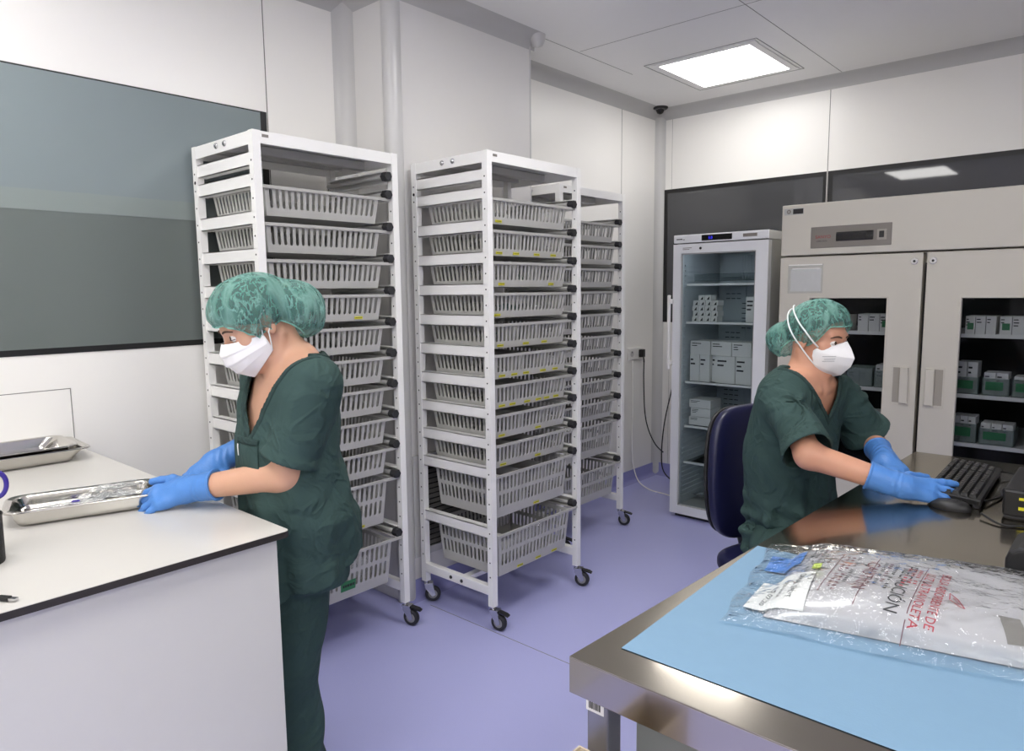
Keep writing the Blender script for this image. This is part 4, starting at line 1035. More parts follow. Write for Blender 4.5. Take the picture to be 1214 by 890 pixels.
# ------------------------------------------------------------------ person materials
def skin_mat(name, rgb):
    m = mat(name, rgb, .5, noise=.06, nscale=22, bump=.02, bscale=300)
    b = m.node_tree.nodes['Principled BSDF']; b.inputs['Subsurface Weight'].default_value = .12; b.inputs['Subsurface Radius'].default_value = (.012,.005,.003)
    return m
M['skin1'] = skin_mat('skin_tan', (206,160,133)); M['skin2'] = skin_mat('skin_warm', (206,152,124))
def cloth_mat(name, rgb):
    m = mat(name, rgb, .85, noise=.10, nscale=7, spec=.2)
    nt = m.node_tree; N = nt.nodes; L = nt.links; b = N['Principled BSDF']
    tc = N.new('ShaderNodeTexCoord')
    n1 = N.new('ShaderNodeTexNoise'); n1.inputs['Scale'].default_value = 9; n1.inputs['Detail'].default_value = 3; n1.inputs['Distortion'].default_value = 1.2
    n2 = N.new('ShaderNodeTexNoise'); n2.inputs['Scale'].default_value = 700
    L.new(tc.outputs['Object'], n1.inputs['Vector']); L.new(tc.outputs['Object'], n2.inputs['Vector'])
    b1 = N.new('ShaderNodeBump'); b1.inputs['Strength'].default_value = .45; b1.inputs['Distance'].default_value = .025
    b2 = N.new('ShaderNodeBump'); b2.inputs['Strength'].default_value = .12; b2.inputs['Distance'].default_value = .003
    n3 = N.new('ShaderNodeTexNoise'); n3.inputs['Scale'].default_value = 5.5; n3.inputs['Detail'].default_value = 2; n3.inputs['Distortion'].default_value = 1.6
    L.new(tc.outputs['Object'], n3.inputs['Vector'])
    q1 = N.new('ShaderNodeMath'); q1.operation = 'SUBTRACT'; q1.inputs[1].default_value = .5; L.new(n3.outputs['Fac'], q1.inputs[0])
    q2 = N.new('ShaderNodeMath'); q2.operation = 'ABSOLUTE'; L.new(q1.outputs[0], q2.inputs[0])
    q3 = N.new('ShaderNodeMapRange'); q3.inputs['From Max'].default_value = .07; q3.inputs['To Min'].default_value = 1; q3.inputs['To Max'].default_value = 0; L.new(q2.outputs[0], q3.inputs['Value'])
    b3 = N.new('ShaderNodeBump'); b3.inputs['Strength'].default_value = .35; b3.inputs['Distance'].default_value = .010
    L.new(q3.outputs[0], b3.inputs['Height']); L.new(b3.outputs[0], b1.inputs['Normal'])
    L.new(n1.outputs['Fac'], b1.inputs['Height']); L.new(n2.outputs['Fac'], b2.inputs['Height']); L.new(b1.outputs[0], b2.inputs['Normal']); L.new(b2.outputs[0], b.inputs['Normal'])
    return m
M['scrub'] = cloth_mat('green_scrub_cloth', (56,77,74)); M['scrub_dk'] = cloth_mat('green_scrub_band', (48,66,64))
M['glove'] = mat('blue_nitrile', (80,134,204), .42, noise=.05, nscale=60, bump=.12, bscale=140)
M['hair'] = mat('dark_brown_hair', (52,38,30), .5, bump=.4, bscale=120, stretch=(1,1,.15))
M['mask'] = mat('white_mask', (240,239,238), .75, bump=.03, bscale=400)
M['strap'] = mat('white_elastic', (232,236,234), .7)
M['eye'] = mat('eye_white', (226,220,214), .2); M['iris'] = mat('brown_iris', (62,42,28), .15); M['brow'] = mat('eyebrow_hair', (78,56,42), .8); M['lip'] = mat('lip', (176,104,94), .5)
M['shoe'] = mat('white_clog', (228,228,226), .45)
def cap_mat():
    m = bpy.data.materials.new('green_cap_nonwoven'); m.use_nodes = True; nt = m.node_tree; N = nt.nodes; L = nt.links; b = N['Principled BSDF']
    b.inputs['Roughness'].default_value = .75; b.inputs['Specular IOR Level'].default_value = .25
    tc = N.new('ShaderNodeTexCoord'); L_ = []
    def lines(scale, width, dist):
        nz = N.new('ShaderNodeTexNoise'); nz.inputs['Scale'].default_value = scale; nz.inputs['Detail'].default_value = 3; nz.inputs['Distortion'].default_value = dist
        mpp = N.new('ShaderNodeMapping'); mpp.inputs['Scale'].default_value = (1,1,.5); L.new(tc.outputs['Object'], mpp.inputs['Vector']); L.new(mpp.outputs[0], nz.inputs['Vector'])
        s1 = N.new('ShaderNodeMath'); s1.operation = 'SUBTRACT'; s1.inputs[1].default_value = .5; L.new(nz.outputs['Fac'], s1.inputs[0])
        s2 = N.new('ShaderNodeMath'); s2.operation = 'ABSOLUTE'; L.new(s1.outputs[0], s2.inputs[0])
        mr = N.new('ShaderNodeMapRange'); mr.inputs['From Max'].default_value = width; mr.inputs['To Min'].default_value = 1; mr.inputs['To Max'].default_value = 0; L.new(s2.outputs[0], mr.inputs['Value']); return mr
    l1 = lines(60, .05, .4); l2 = lines(11, .05, .5)
    nb_ = N.new('ShaderNodeTexNoise'); nb_.inputs['Scale'].default_value = 14; L.new(tc.outputs['Object'], nb_.inputs['Vector'])
    m1 = N.new('ShaderNodeMath'); m1.operation = 'MULTIPLY'; L.new(l1.outputs[0], m1.inputs[0]); L.new(nb_.outputs['Fac'], m1.inputs[1])
    m2 = N.new('ShaderNodeMath'); m2.operation = 'MULTIPLY'; L.new(l2.outputs[0], m2.inputs[0]); m2.inputs[1].default_value = .42
    m3 = N.new('ShaderNodeMath'); m3.operation = 'MULTIPLY'; L.new(nb_.outputs['Fac'], m3.inputs[0]); m3.inputs[1].default_value = .35
    m4 = N.new('ShaderNodeMath'); m4.operation = 'MAXIMUM'; L.new(m1.outputs[0], m4.inputs[0]); L.new(m2.outputs[0], m4.inputs[1])
    mx = N.new('ShaderNodeMath'); mx.operation = 'ADD'; L.new(m4.outputs[0], mx.inputs[0]); L.new(m3.outputs[0], mx.inputs[1])
    cr = N.new('ShaderNodeValToRGB'); cr.color_ramp.elements[0].color = s2l((58,112,102))+(1,); cr.color_ramp.elements[1].color = s2l((150,196,184))+(1,)
    L.new(mx.outputs[0], cr.inputs['Fac']); L.new(cr.outputs[0], b.inputs['Base Color'])
    bp = N.new('ShaderNodeBump'); bp.inputs['Strength'].default_value = .4; bp.inputs['Distance'].default_value = .004; L.new(mx.outputs[0], bp.inputs['Height']); L.new(bp.outputs[0], b.inputs['Normal'])
    mr = N.new('ShaderNodeMapRange'); mr.inputs['To Min'].default_value = .56; mr.inputs['To Max'].default_value = .86; L.new(mx.outputs[0], mr.inputs['Value']); L.new(mr.outputs[0], b.inputs['Alpha'])
    return m
M['cap'] = cap_mat()

def nrm(v): v = np.array(v, float); return v/np.linalg.norm(v)
class Head:
    def __init__(s, c, fwd, roll_up=(0,0,1), sc=1.0):
        s.c = np.array(c, float); s.f = nrm(fwd); u = np.array(roll_up, float); s.u = nrm(u-s.f*(u @ s.f)); s.l = np.cross(s.u, s.f); s.k = sc
        s.R = np.array([s.l, s.f, s.u])        # rows: left, front, up
    def w(s, p): return s.c+s.k*(np.array(p, float) @ s.R)
    def loc(s, P): return ((P-s.c.astype(np.float32)) @ s.R.T.astype(np.float32))/s.k
    def sdf(s, P, lids=.5):
        Q = s.loc(P); X = Q.copy(); X[:,0] = np.abs(X[:,0])
        d = ellf(Q, (0,-.014,.034), (.0745,.096,.088))
        d = smin(d, ellf(Q, (0,.026,-.03), (.057,.066,.082)), .03)
        d = smin(d, capf(X, (.035,.030,-.078), (.006,.070,-.100), .024, .018), .025)        # jaw
        d = smin(d, ellf(X, (.042,.055,-.018), (.022,.024,.022)), .02)                       # cheekbone
        d = smin(d, capf(X, (.0,.079,.030), (.036,.070,.030), .013, .011), .014)             # brow
        d = smax(d, -ellf(X, (.032,.096,.006), (.019,.016,.012)), .012)                     # socket
        d = smin(d, capf(Q, (0,.084,.014), (0,.106,-.026), .0075, .0105), .010)              # nose
        d = smin(d, ellf(X, (.010,.098,-.030), (.009,.011,.008)), .006)
        d = smin(d, ellf(Q, (0,.082,-.060), (.024,.013,.006)), .006); d = smin(d, ellf(Q, (0,.081,-.071), (.021,.012,.007)), .006)   # lips
        e = np.linalg.norm(X-A_((.031,.073,.006)), axis=1)-.0140
        slit = np.abs(Q[:,2]-(.006-.003*(1-lids)))-.0055*lids
        slit = np.maximum(slit, -(X[:,1]-.07)); d = smin(d, np.maximum(e, -slit), .004)
        ear = ellf(X, (.077,-.010,-.004), (.007,.018,.031)); ear = smax(ear, -ellf(X, (.086,-.006,-.002), (.006,.011,.02)), .006)
        d = smin(d, ear, .006)
        return d*s.k
    def parts(s, body, lids=.5, gaze=(0,.0)):
        for sg in (-1, 1):
            c = s.w((sg*.031,.0735,.006)); g = MB()
            Rm = Matrix(((s.l[0],s.f[0],s.u[0]),(s.l[1],s.f[1],s.u[1]),(s.l[2],s.f[2],s.u[2]))).to_4x4() @ Matrix.Rotation(-PI/2, 4, 'X')
            prof = [(.0125*math.sin(a), .0125*math.cos(a)) for a in [PI*i/12 for i in range(13)]]
            g.lathe(prof, c, 20, Rm); e = g.build('eye', M['eye'], body, world=True, smooth=True)
            g = MB(); Ri = Rm @ Matrix.Rotation(gaze[0], 4, 'Y') @ Matrix.Rotation(gaze[1], 4, 'X')
            g.lathe([(0,.01295),(.003,.0128),(.0056,.0118),(.006,.0112)], c, 18, Ri); g.build('iris', M['iris'], e, world=True, smooth=True)
            g = MB(); pts = []; rr = []
            for i in range(12):
                t = i/11; pts.append(Vector(s.w((sg*(.013+.037*t), .0915-.017*t*t, .0265+.008*math.sin(PI*(t*.8+.1))-.004*t)))); rr.append(.0030*(1-.75*abs(t-.35)))
            g.tube(pts, rr, 8); g.build('eyebrow', M['brow'], body, world=True, smooth=True)
            g = MB(); pts = []
            for i in range(10):
                t = i/9*2-1; pts.append(Vector(s.w((sg*(.031+.0125*t), .0735+.0145*math.sqrt(max(.05,1-t*t*.9)), .006-.003*(1-lids)+.0055*lids*(1-t*t)))))
            g.tube(pts, .0011, 6); g.build('eyelash', M['brow'], body, world=True, smooth=True)

def radial(hd, blobs, ctr, nu, nv, rimf, disp, k=.03):
    """parametric surface round the head: bisect the blended blobs outward from ctr; rimf(az) = lowest elevation"""
    az = np.linspace(0, 2*np.pi, nu, endpoint=False); V = []
    for j in range(nv):
        t = j/(nv-1); el = np.pi/2+(np.array([rimf(a) for a in az])-np.pi/2)*t
        D = np.stack([np.cos(el)*np.sin(az), np.cos(el)*np.cos(az), np.sin(el)], 1)
        lo = np.zeros(nu); hi = np.full(nu, .30)
        for _ in range(26):
            mid = (lo+hi)/2; Q = (np.array(ctr)+D*mid[:,None]).astype(np.float32); d = None
            for (c, r) in blobs:
                e = ellf(Q, c, r); d = e if d is None else smin(d, e, k)
            ins = d < 0; lo = np.where(ins, mid, lo); hi = np.where(ins, hi, mid)
        r = lo+np.array([disp(a, t) for a in az])
        V.append(np.array(ctr)+D*r[:,None])
    return V
def shell_obj(name, hd, V, m, parent, solid=0):
    g = MB(); n = len(V[0])
    vs = [hd.w(p) for row in V for p in row]; fs = []
    for j in range(len(V)-1):
        for i in range(n): fs.append((j*n+i, j*n+(i+1) % n, (j+1)*n+(i+1) % n, (j+1)*n+i))
    g.add(vs, fs); return g.build(name, m, parent, world=True, smooth=True, solid=solid)
def make_cap(hd, parent, blobs, ctr, rim0, seed, back):
    rnd = random.Random(seed); ph = [rnd.uniform(0, 6.28) for _ in range(6)]
    def ss(x, a, b): t = min(1, max(0, (x-a)/(b-a))); return t*t*(3-2*t)
    def rim(a):
        q = abs((a+PI) % (2*PI)-PI); return rim0[0]+(rim0[1]-rim0[0])*ss(q, .35, .95)+(rim0[2]-rim0[1])*ss(q, 1.5, 2.7)
    def disp(a, t):
        tt = max(0, t-.15)
        pl = (1-abs(math.sin(7*a+ph[0]+1.5*math.sin(2*a+ph[1])))**.55)*.015*tt*(1.2-t*.6)+math.sin(31*a+ph[2]+4*t)*.0018*tt
        wr_ = .0022*math.sin(13*a+17*t+ph[3]+2*math.sin(5*t+3*a))*(.3+tt)
        edge = -.007*max(0, (t-.90)/.10)+.003*math.sin(46*a)*max(0, (t-.93)/.07)
        puff = .005*math.sin(PI*t)
        return pl+wr_+edge+puff
    V = radial(hd, blobs, ctr, 240, 60, rim, disp)
    o = shell_obj('surgical_cap', hd, V, M['cap'], parent); lab(o, 'green gathered bouffant cap')
    g = MB(); g.tube([Vector(hd.w(p*1.0)) for p in V[-1][::3]], .0022, 6, closed=True); g.build('elastic_edge', mat('cap_edge', (126,184,168), .7), o, world=True, smooth=True)
    return V, rim
def skull_shell(hd, name, parent, blobs, ctr, rim, m, off=.0):
    V = radial(hd, blobs, ctr, 96, 30, rim, lambda a, t: off+.0012*math.sin(40*a)); return shell_obj(name, hd, V, m, parent)

FL = {'i': (.072,.0088), 'm': (.079,.009), 'r': (.073,.0086), 'p': (.058,.0076)}
def hand_caps(W, d, n, side, curls, spread=(.10,.02,-.06,-.16), thumb=((.6,.75,-.25),(.9,.35,-.3)), sc=1.0):
    """capsules (a,b,ra,rb,k) of a hand: W wrist, d pointing along the palm, n out of its back, side +1 left / -1 right"""
    d = nrm(d); n = nrm(n-d*np.dot(n, d)); t = np.cross(d, n)*side; W = np.array(W, float); C = []
    ac = {'i': .028, 'm': .009, 'r': -.010, 'p': -.027}; fw = {'i': .088, 'm': .091, 'r': .086, 'p': .078}
    for q, s, cu in zip('imrp', spread, curls):
        b0 = W+d*.012*sc+t*ac[q]*.45*sc; b1 = W+(d*fw[q]+t*ac[q]-n*abs(ac[q])*.12)*sc
        C.append((b0, b1-n*.002, .0165*sc, .0120*sc, .014))
        L, r = FL[q]; L *= sc; r *= sc; ang = 0; p = b1; dirs = nrm(d+t*s)
        for seg, frac, c in zip(range(3), (.46,.30,.24), cu):
            ang += c; dd = dirs*math.cos(ang)-n*math.sin(ang); e = p+dd*L*frac
            C.append((p, e, r*(1.06-.07*seg), r*(1.0-.09*seg), .004 if seg else .006)); p = e
    C.append((W+d*.05*sc-n*.006+t*.0, W+d*.06*sc-n*.006-t*.015*sc, .016*sc, .014*sc, .02))
    tb = W+(d*.020+t*.024-n*.008)*sc; dirs = [nrm(d*x[0]+t*x[1]+n*x[2]) for x in thumb]
    p1 = tb+dirs[0]*.042*sc; p2 = p1+dirs[0]*.0+dirs[1]*.033*sc; p3 = p2+nrm(dirs[1]+d*.15)*.024*sc
    C += [(tb, p1, .0165*sc, .0118*sc, .014), (p1, p2, .0112*sc, .0102*sc, .005), (p2, p3, .0102*sc, .0082*sc, .004)]
    return C
def caps_sdf(P, C, grow=0.0):
    D = None
    for (a, b, ra, rb, k) in C:
        e = capf(P, a, b, ra+grow, rb+grow); D = e if D is None else smin(D, e, k)
    return D
def glove(name, C, W, d, n, elbow, parent, cuff=.075, label=None, rc=(.037,.0405)):
    W = np.array(W, float); ax = nrm(np.array(elbow)-W); ce = W+ax*cuff
    d_ = nrm(d)
    def f(P):
        D = caps_sdf(P, C, .0012)
        al = (P-A_(W)) @ A_(ax)
        cone = capf(P, W-ax*.02, ce+ax*.03, rc[0]-.004, rc[1])
        D = smin(D, cone, .02)
        rip = .0009*np.sin(al*260+3*np.sin(P[:,0]*90))*np.clip((al+.03)/.03, 0, 1)*np.clip((.05-al)/.03, 0, 1)
        D = D+rip
        D = np.maximum(D, al-cuff)                                   # cut at the cuff
        roll = np.abs(al-cuff+.003)-.003; rl = np.maximum(np.abs(cone)-.0022, roll); D = np.minimum(D, rl)
        hol = capf(P, W+ax*.03, ce+ax*.05, rc[0]-.008, rc[1]-.004); hol = np.maximum(hol, -(al-.03)); D = np.maximum(D, -hol)
        return D
    pts = np.array([c[0] for c in C]+[c[1] for c in C]+[ce]); lo = pts.min(0)-.045; hi = pts.max(0)+.045
    o = sdf_obj(name, f, lo, hi, .0022, M['glove'], parent)
    if label: lab(o, label)
    return o
def loft(P, o, f, keys):
    """stack of horizontal ellipses: keys (z, cx, cy, a, b) in the person's frame (x to the left, y to the front)"""
    f = A_((*f, 0))[:2]; lf = A_((-f[1], f[0])); q = P[:,:2]-A_(o)
    x = q @ lf; y = q @ f; z = P[:,2]; K = np.array(sorted(keys)); zs = K[:,0]
    cx, cy, a, b = [np.interp(z, zs, K[:,i]) for i in (1,2,3,4)]
    X = np.abs(x-cx)/a; Y = np.abs(y-cy)/b; e = 2.25
    r = (X**e+Y**e)**(1/e)
    g = np.sqrt((X/a)**2+(Y/b)**2)/(np.sqrt(X**2+Y**2)+1e-6)
    return (r-1)/(g+1e-6)*.93, x, y, z
def strap(pts, r, name, m, parent): return MB().tube([Vector(p) for p in pts], r, 6).build(name, m, parent, world=True, smooth=True)
def ear_bow(a, b, c, n=14): return [(1-t)**2*np.array(a)+2*t*(1-t)*np.array(b)+t*t*np.array(c) for t in [i/(n-1) for i in range(n)]]

def build_person(root, cfg):
    o, f = cfg['o'], nrm(cfg['f']); lf = np.array([-f[1], f[0]])
    def Lw(x, y, z): return np.array([o[0]+lf[0]*x+f[0]*y, o[1]+lf[1]*x+f[1]*y, z])
    hd = cfg['head']; nb = np.array(cfg['neck']); J = cfg['J']; skin = cfg['skin']
    hands = {s: hand_caps(**cfg['hand'][s]) for s in 'LR'}
    bodykeys = [(z, cx, cy, a-.024, b-.024) for (z, cx, cy, a, b) in cfg['torso']]
    ztop = max(k[0] for k in cfg['torso'])
    zbot = cfg['hipz']-.06
    hn = hd.w((0,-.035,-.045))
    def torso_body(P):
        d, x, y, z = loft(P, o, f, bodykeys); d = smax(d, z-ztop+.012, .03); return smax(d, zbot-z, .05)
    def body(P):
        d = torso_body(P)
        for s in 'LR':
            sh, el, wr = J[s]
            d = smin(d, capf(P, sh, el, .043, .037), .04); d = smin(d, capf(P, el, wr, .039, .029), .022)
            d = smin(d, caps_sdf(P, hands[s], -.001), .014)
            hp, kn, an = J['leg'+s]; d = smin(d, capf(P, hp, kn, .068, .052), .05); d = smin(d, capf(P, kn, an, .050, .034), .02)
            tb = np.array(an)+np.array([*(f*.0), 0]); toe = np.array([an[0]+f[0]*.13, an[1]+f[1]*.13, an[2]-.045]); d = smin(d, capf(P, np.array(an)-[0,0,.03], toe, .032, .024), .02)
        nk = capf(P, nb-np.array([*(f*.012), .03]), hn, .052, .046)
        tr_ = capf(P, J['L'][0]+np.array([0,0,.012]), nb+np.array([0,0,.012])-np.array([*(f*.02),0]), .030, .042); tr2 = capf(P, J['R'][0]+np.array([0,0,.012]), nb+np.array([0,0,.012])-np.array([*(f*.02),0]), .030, .042)
        d = smin(d, np.minimum(tr_, tr2), .04)
        d = smin(d, nk, .03)
        # collar bones and throat
        for sg in (-1, 1):
            a = nb+np.append(lf*sg*.015+f*.055, -.028); b = nb+np.append(lf*sg*.11+f*.035, -.005)
            d = smin(d, capf(P, a, b, .007, .006), .014)
            d = smin(d, capf(P, nb+np.append(lf*sg*.014+f*.052, -.02), hd.w((sg*.055,-.03,-.05)), .008, .010), .018)
        return smin(d, hd.sdf(P, cfg['lids']), .022)
    pts = [*J['L'], *J['R'], *J['legL'], *J['legR'], hd.w((0,0,.14))]+[c[1] for s in 'LR' for c in hands[s]]
    pts = np.array(pts); lo = pts.min(0)-.22; hi = pts.max(0)+.14; lo[2] = -.005
    B = sdf_obj('body', body, lo, hi, .0038, skin, root)
    hd.parts(B, cfg['lids'], cfg.get('gaze', (0,0)))
    for s in 'LR':
        g = cfg['hand'][s]; glove('glove', hands[s], g['W'], g['d'], g['n'], J[s][1], B, label='blue nitrile glove', **cfg.get('glove', {}))
    # scrub tunic
    nv = cfg['neckv']          # (x half width at top, z of the V tip, neck radius)
    def neckcut(P, x, y, z):
        nx, ny = (nb[:2]-np.array(o)) @ lf, (nb[:2]-np.array(o)) @ f
        hole = np.sqrt(((x-nx)/1.12)**2+((y-ny+.005)/.95)**2)-nv[2]
        wv = nv[0]*np.clip((z-nv[1])/(ztop-.01-nv[1]), -.3, 1.25)**1.0
        vee = np.maximum(np.abs(x-nx)-wv, -(y-ny))
        return np.minimum(np.maximum(hole, -(z-nb[2]+.10)), vee)
    hem = cfg['hem']
    ph = cfg['seed']
    def folds(x, y, z):
        az = np.arctan2(x, y); zz = np.clip((cfg['foldz']-z)/.35, 0, 1)
        rg = lambda q: 1-np.abs(np.sin(q))*1.6
        dr = .012*np.sin(7*az+ph+1.2*np.sin(6*z+ph))*zz+.006*np.sin(13*az+2*ph+8*z)*zz
        wr = .0042*rg(11*z+7*x+2.2*np.sin(7*x+6*y+5*z+ph))*np.clip(np.sin(6*x+5*z+1.7*ph)+.3, 0, 1)
        wr = wr+.0036*rg(13*(z*.7-x*.9)+2*np.sin(9*y+6*z+2*ph))*np.clip(np.sin(8*x-6*z+ph), 0, 1)+.0012*np.sin(38*z+6*x+3*np.sin(14*x+9*y+ph))
        return dr+wr
    if cfg.get('waistfold'): 
        base_f = folds
        wz = cfg['waistfold']
        def folds(x, y, z):
            w_ = np.exp(-((z-wz)/.07)**2); return base_f(x, y, z)+w_*.010*np.sin(95*z+5*x+2.5*np.sin(9*x+6*y))
    sl = {}
    for s in 'LR':
        sh, el, wr = [np.array(q, float) for q in J[s]]; ax = nrm(el-sh); L = np.linalg.norm(el-sh)
        sl[s] = (sh-ax*.02, ax, L*cfg['sleeve']+.02)
    def sleeve(P, s):
        p0, ax, L = sl[s]; r0, r1 = cfg['srad']
        al = (P-A_(p0)) @ A_(ax)
        d = capf(P, p0, p0+ax*(L+.06), r0, r1+(r1-r0)*.06/L)
        an = np.arctan2((P-A_(p0)) @ A_(np.cross(ax, (0,0,1.))), (P-A_(p0)) @ A_((ax[0]*0, 0, 1.)))
        d = d+(.007*np.sin(4*an+ph+9*al)+.0045*(1-1.6*np.abs(np.sin(22*al+2.5*an+ph))))*np.clip(al/.08, 0, 1)
        return d, al-L
    def outer(P):
        d, x, y, z = loft(P, o, f, cfg['torso'])
        top = z-ztop-.002+np.clip(np.abs(x)-.07, 0, 1)*.30
        d = smax(d, top, .035)
        d = d+folds(x, y, z)
        return d, x, y, z
    def shoulder_solid(P, d):
        for s in 'LR':
            p0, ax, L = sl[s]; d = smin(d, capf(P, p0+ax*.0, p0+ax*.05, cfg['srad'][0]*.98, cfg['srad'][0]), .05)
        return d
    def tunic(P):
        d, x, y, z = outer(P)
        d0 = shoulder_solid(P, d)
        inn = np.maximum(d0, -(d0+.007))
        hz = hem[0]+hem[1]*y+hem[2]*x+.006*np.sin(11*np.arctan2(x, y)+ph)
        t = np.maximum(inn, hz-z)
        nc = neckcut(P, x, y, z)
        for s in 'LR':
            e, end = sleeve(P, s); p0, ax, L = sl[s]
            sh_ = np.maximum(np.maximum(e, -(e+.007)), end); sh_ = np.maximum(sh_, -((P-A_(p0)) @ A_(ax)-.015))
            hemband = np.maximum(np.abs(e+.0015)-.0035, np.abs(end+.012)-.011)
            t = smin(t, np.minimum(sh_, hemband), .012)
        return np.maximum(t, -nc)
    pts = np.array([Lw(sx*.30, sy*.26, z) for sx in (-1,1) for sy in (-1,1) for z in (hem[0]-.10, ztop+.05)]+[J['L'][1], J['R'][1]])
    lo, hi = pts.min(0)-.06, pts.max(0)+.06
    T = sdf_obj('scrub_top', tunic, lo, hi, .0042, M['scrub'], B, 2.4); lab(T, 'dark green short sleeved V-neck scrub top')
    def collar(P):
        d, x, y, z = outer(P); d = shoulder_solid(P, d); nc = neckcut(P, x, y, z)
        return np.maximum(np.maximum(d-.0022, -(d+.008)), np.maximum(nc-.017, -nc+.0005))
    lo2 = nb-.17; hi2 = nb+.17; lo2[2] = nv[1]-.05; hi2[2] = ztop+.06
    sdf_obj('collar_band', collar, lo2, hi2, .0034, M['scrub_dk'], T, 2.4)
    def surf(x0, x1, z0, z1, nu, nv_, off):
        """patch lying on the front of the top"""
        X, Z = np.meshgrid(np.linspace(x0, x1, nu), np.linspace(z0, z1, nv_)); X = X.ravel(); Z = Z.ravel()
        Y = np.full(X.shape, .34)
        for _ in range(60):
            P = np.stack([o[0]+lf[0]*X+f[0]*Y, o[1]+lf[1]*X+f[1]*Y, Z], 1).astype(np.float32)
            d = shoulder_solid(P, outer(P)[0]); Y = Y-np.clip(d, -.05, .05)*.6
        Y += off
        return np.stack([o[0]+lf[0]*X+f[0]*Y, o[1]+lf[1]*X+f[1]*Y, Z], 1)
    for (x0, x1, z0, z1) in cfg['pockets']:
        V = surf(x0, x1, z0, z1, 16, 18, .0028); g = MB()
        g.add(V, [(j*16+i, j*16+i+1, (j+1)*16+i+1, (j+1)*16+i) for j in range(17) for i in range(15)])
        pk = g.build('pocket', M['scrub'], T, world=True, smooth=True, solid=.0025)
        V2 = surf(x0, x1, z1-.016, z1, 16, 4, .0048); g = MB(); g.add(V2, [(j*16+i, j*16+i+1, (j+1)*16+i+1, (j+1)*16+i) for j in range(3) for i in range(15)])
        g.build('pocket_hem', M['scrub_dk'], pk, world=True, smooth=True, solid=.002)
    if cfg.get('tag'):
        x0, x1, z0, z1 = cfg['tag']; V = surf(x0, x1, z0, z1, 3, 5, .0065); g = MB(); g.add(V, [(j*3+i, j*3+i+1, (j+1)*3+i+1, (j+1)*3+i) for j in range(4) for i in range(2)])
        g.build('size_tag', M['strap'], T, world=True, solid=.001)
    # trousers
    def trousers(P):
        d, x, y, z = loft(P, o, f, [(k[0], k[1], k[2], k[3]-.014, k[4]-.014) for k in cfg['hips']]); d = smax(d, z-cfg['hips'][-1][0], .02); d = smax(d, cfg['hips'][0][0]-z, .03)
        for s in 'LR':
            hp, kn, an = [np.array(q, float) for q in J['leg'+s]]
            d = smin(d, capf(P, hp, kn, cfg['legr'][0], cfg['legr'][1]), .03); a2 = kn+(an-kn)*.97; l = smin(capf(P, kn, a2, cfg['legr'][1], cfg['legr'][2]), d, .03)
            al = (P-A_(kn)) @ A_(nrm(an-kn)); d = l
            d = d+.004*np.sin(34*P[:,2]+9*x+4*np.sin(12*y+ph))*np.clip(np.sin(7*P[:,2]+ph), 0, 1)+.003*np.sin(21*x+17*P[:,2])
        cut = cfg['ankle']-P[:,2]
        return np.maximum(d, cut)
    pts = np.array([*J['legL'], *J['legR'], Lw(.2,.17,cfg['hips'][-1][0]), Lw(-.2,-.17,cfg['hips'][-1][0])]); lo, hi = pts.min(0)-.14, pts.max(0)+.14; lo[2] = max(.0, cfg['ankle']-.03)
    tr_ = sdf_obj('scrub_trousers', trousers, lo, hi, .0055, M['scrub'], B, 2.4)
    for s in 'LR':
        an = np.array(J['leg'+s][2]); fl = an[2]-.085; 
        h_ = np.array([an[0]-f[0]*.03, an[1]-f[1]*.03, fl+.045]); t_ = np.array([an[0]+f[0]*.16, an[1]+f[1]*.16, fl+.035])
        def shoe(P): 
            d = capf(P, h_, t_, .043, .045); d = smin(d, ellf(P, (h_+t_)/2+np.array([0,0,.012]), (.06,.06,.045)), .03); return smax(d, fl+.0015-P[:,2], .006)
        sdf_obj('shoe', shoe, np.minimum(h_, t_)-.075, np.maximum(h_, t_)+.075, .005, M['shoe'], B)
    return B, hd, T
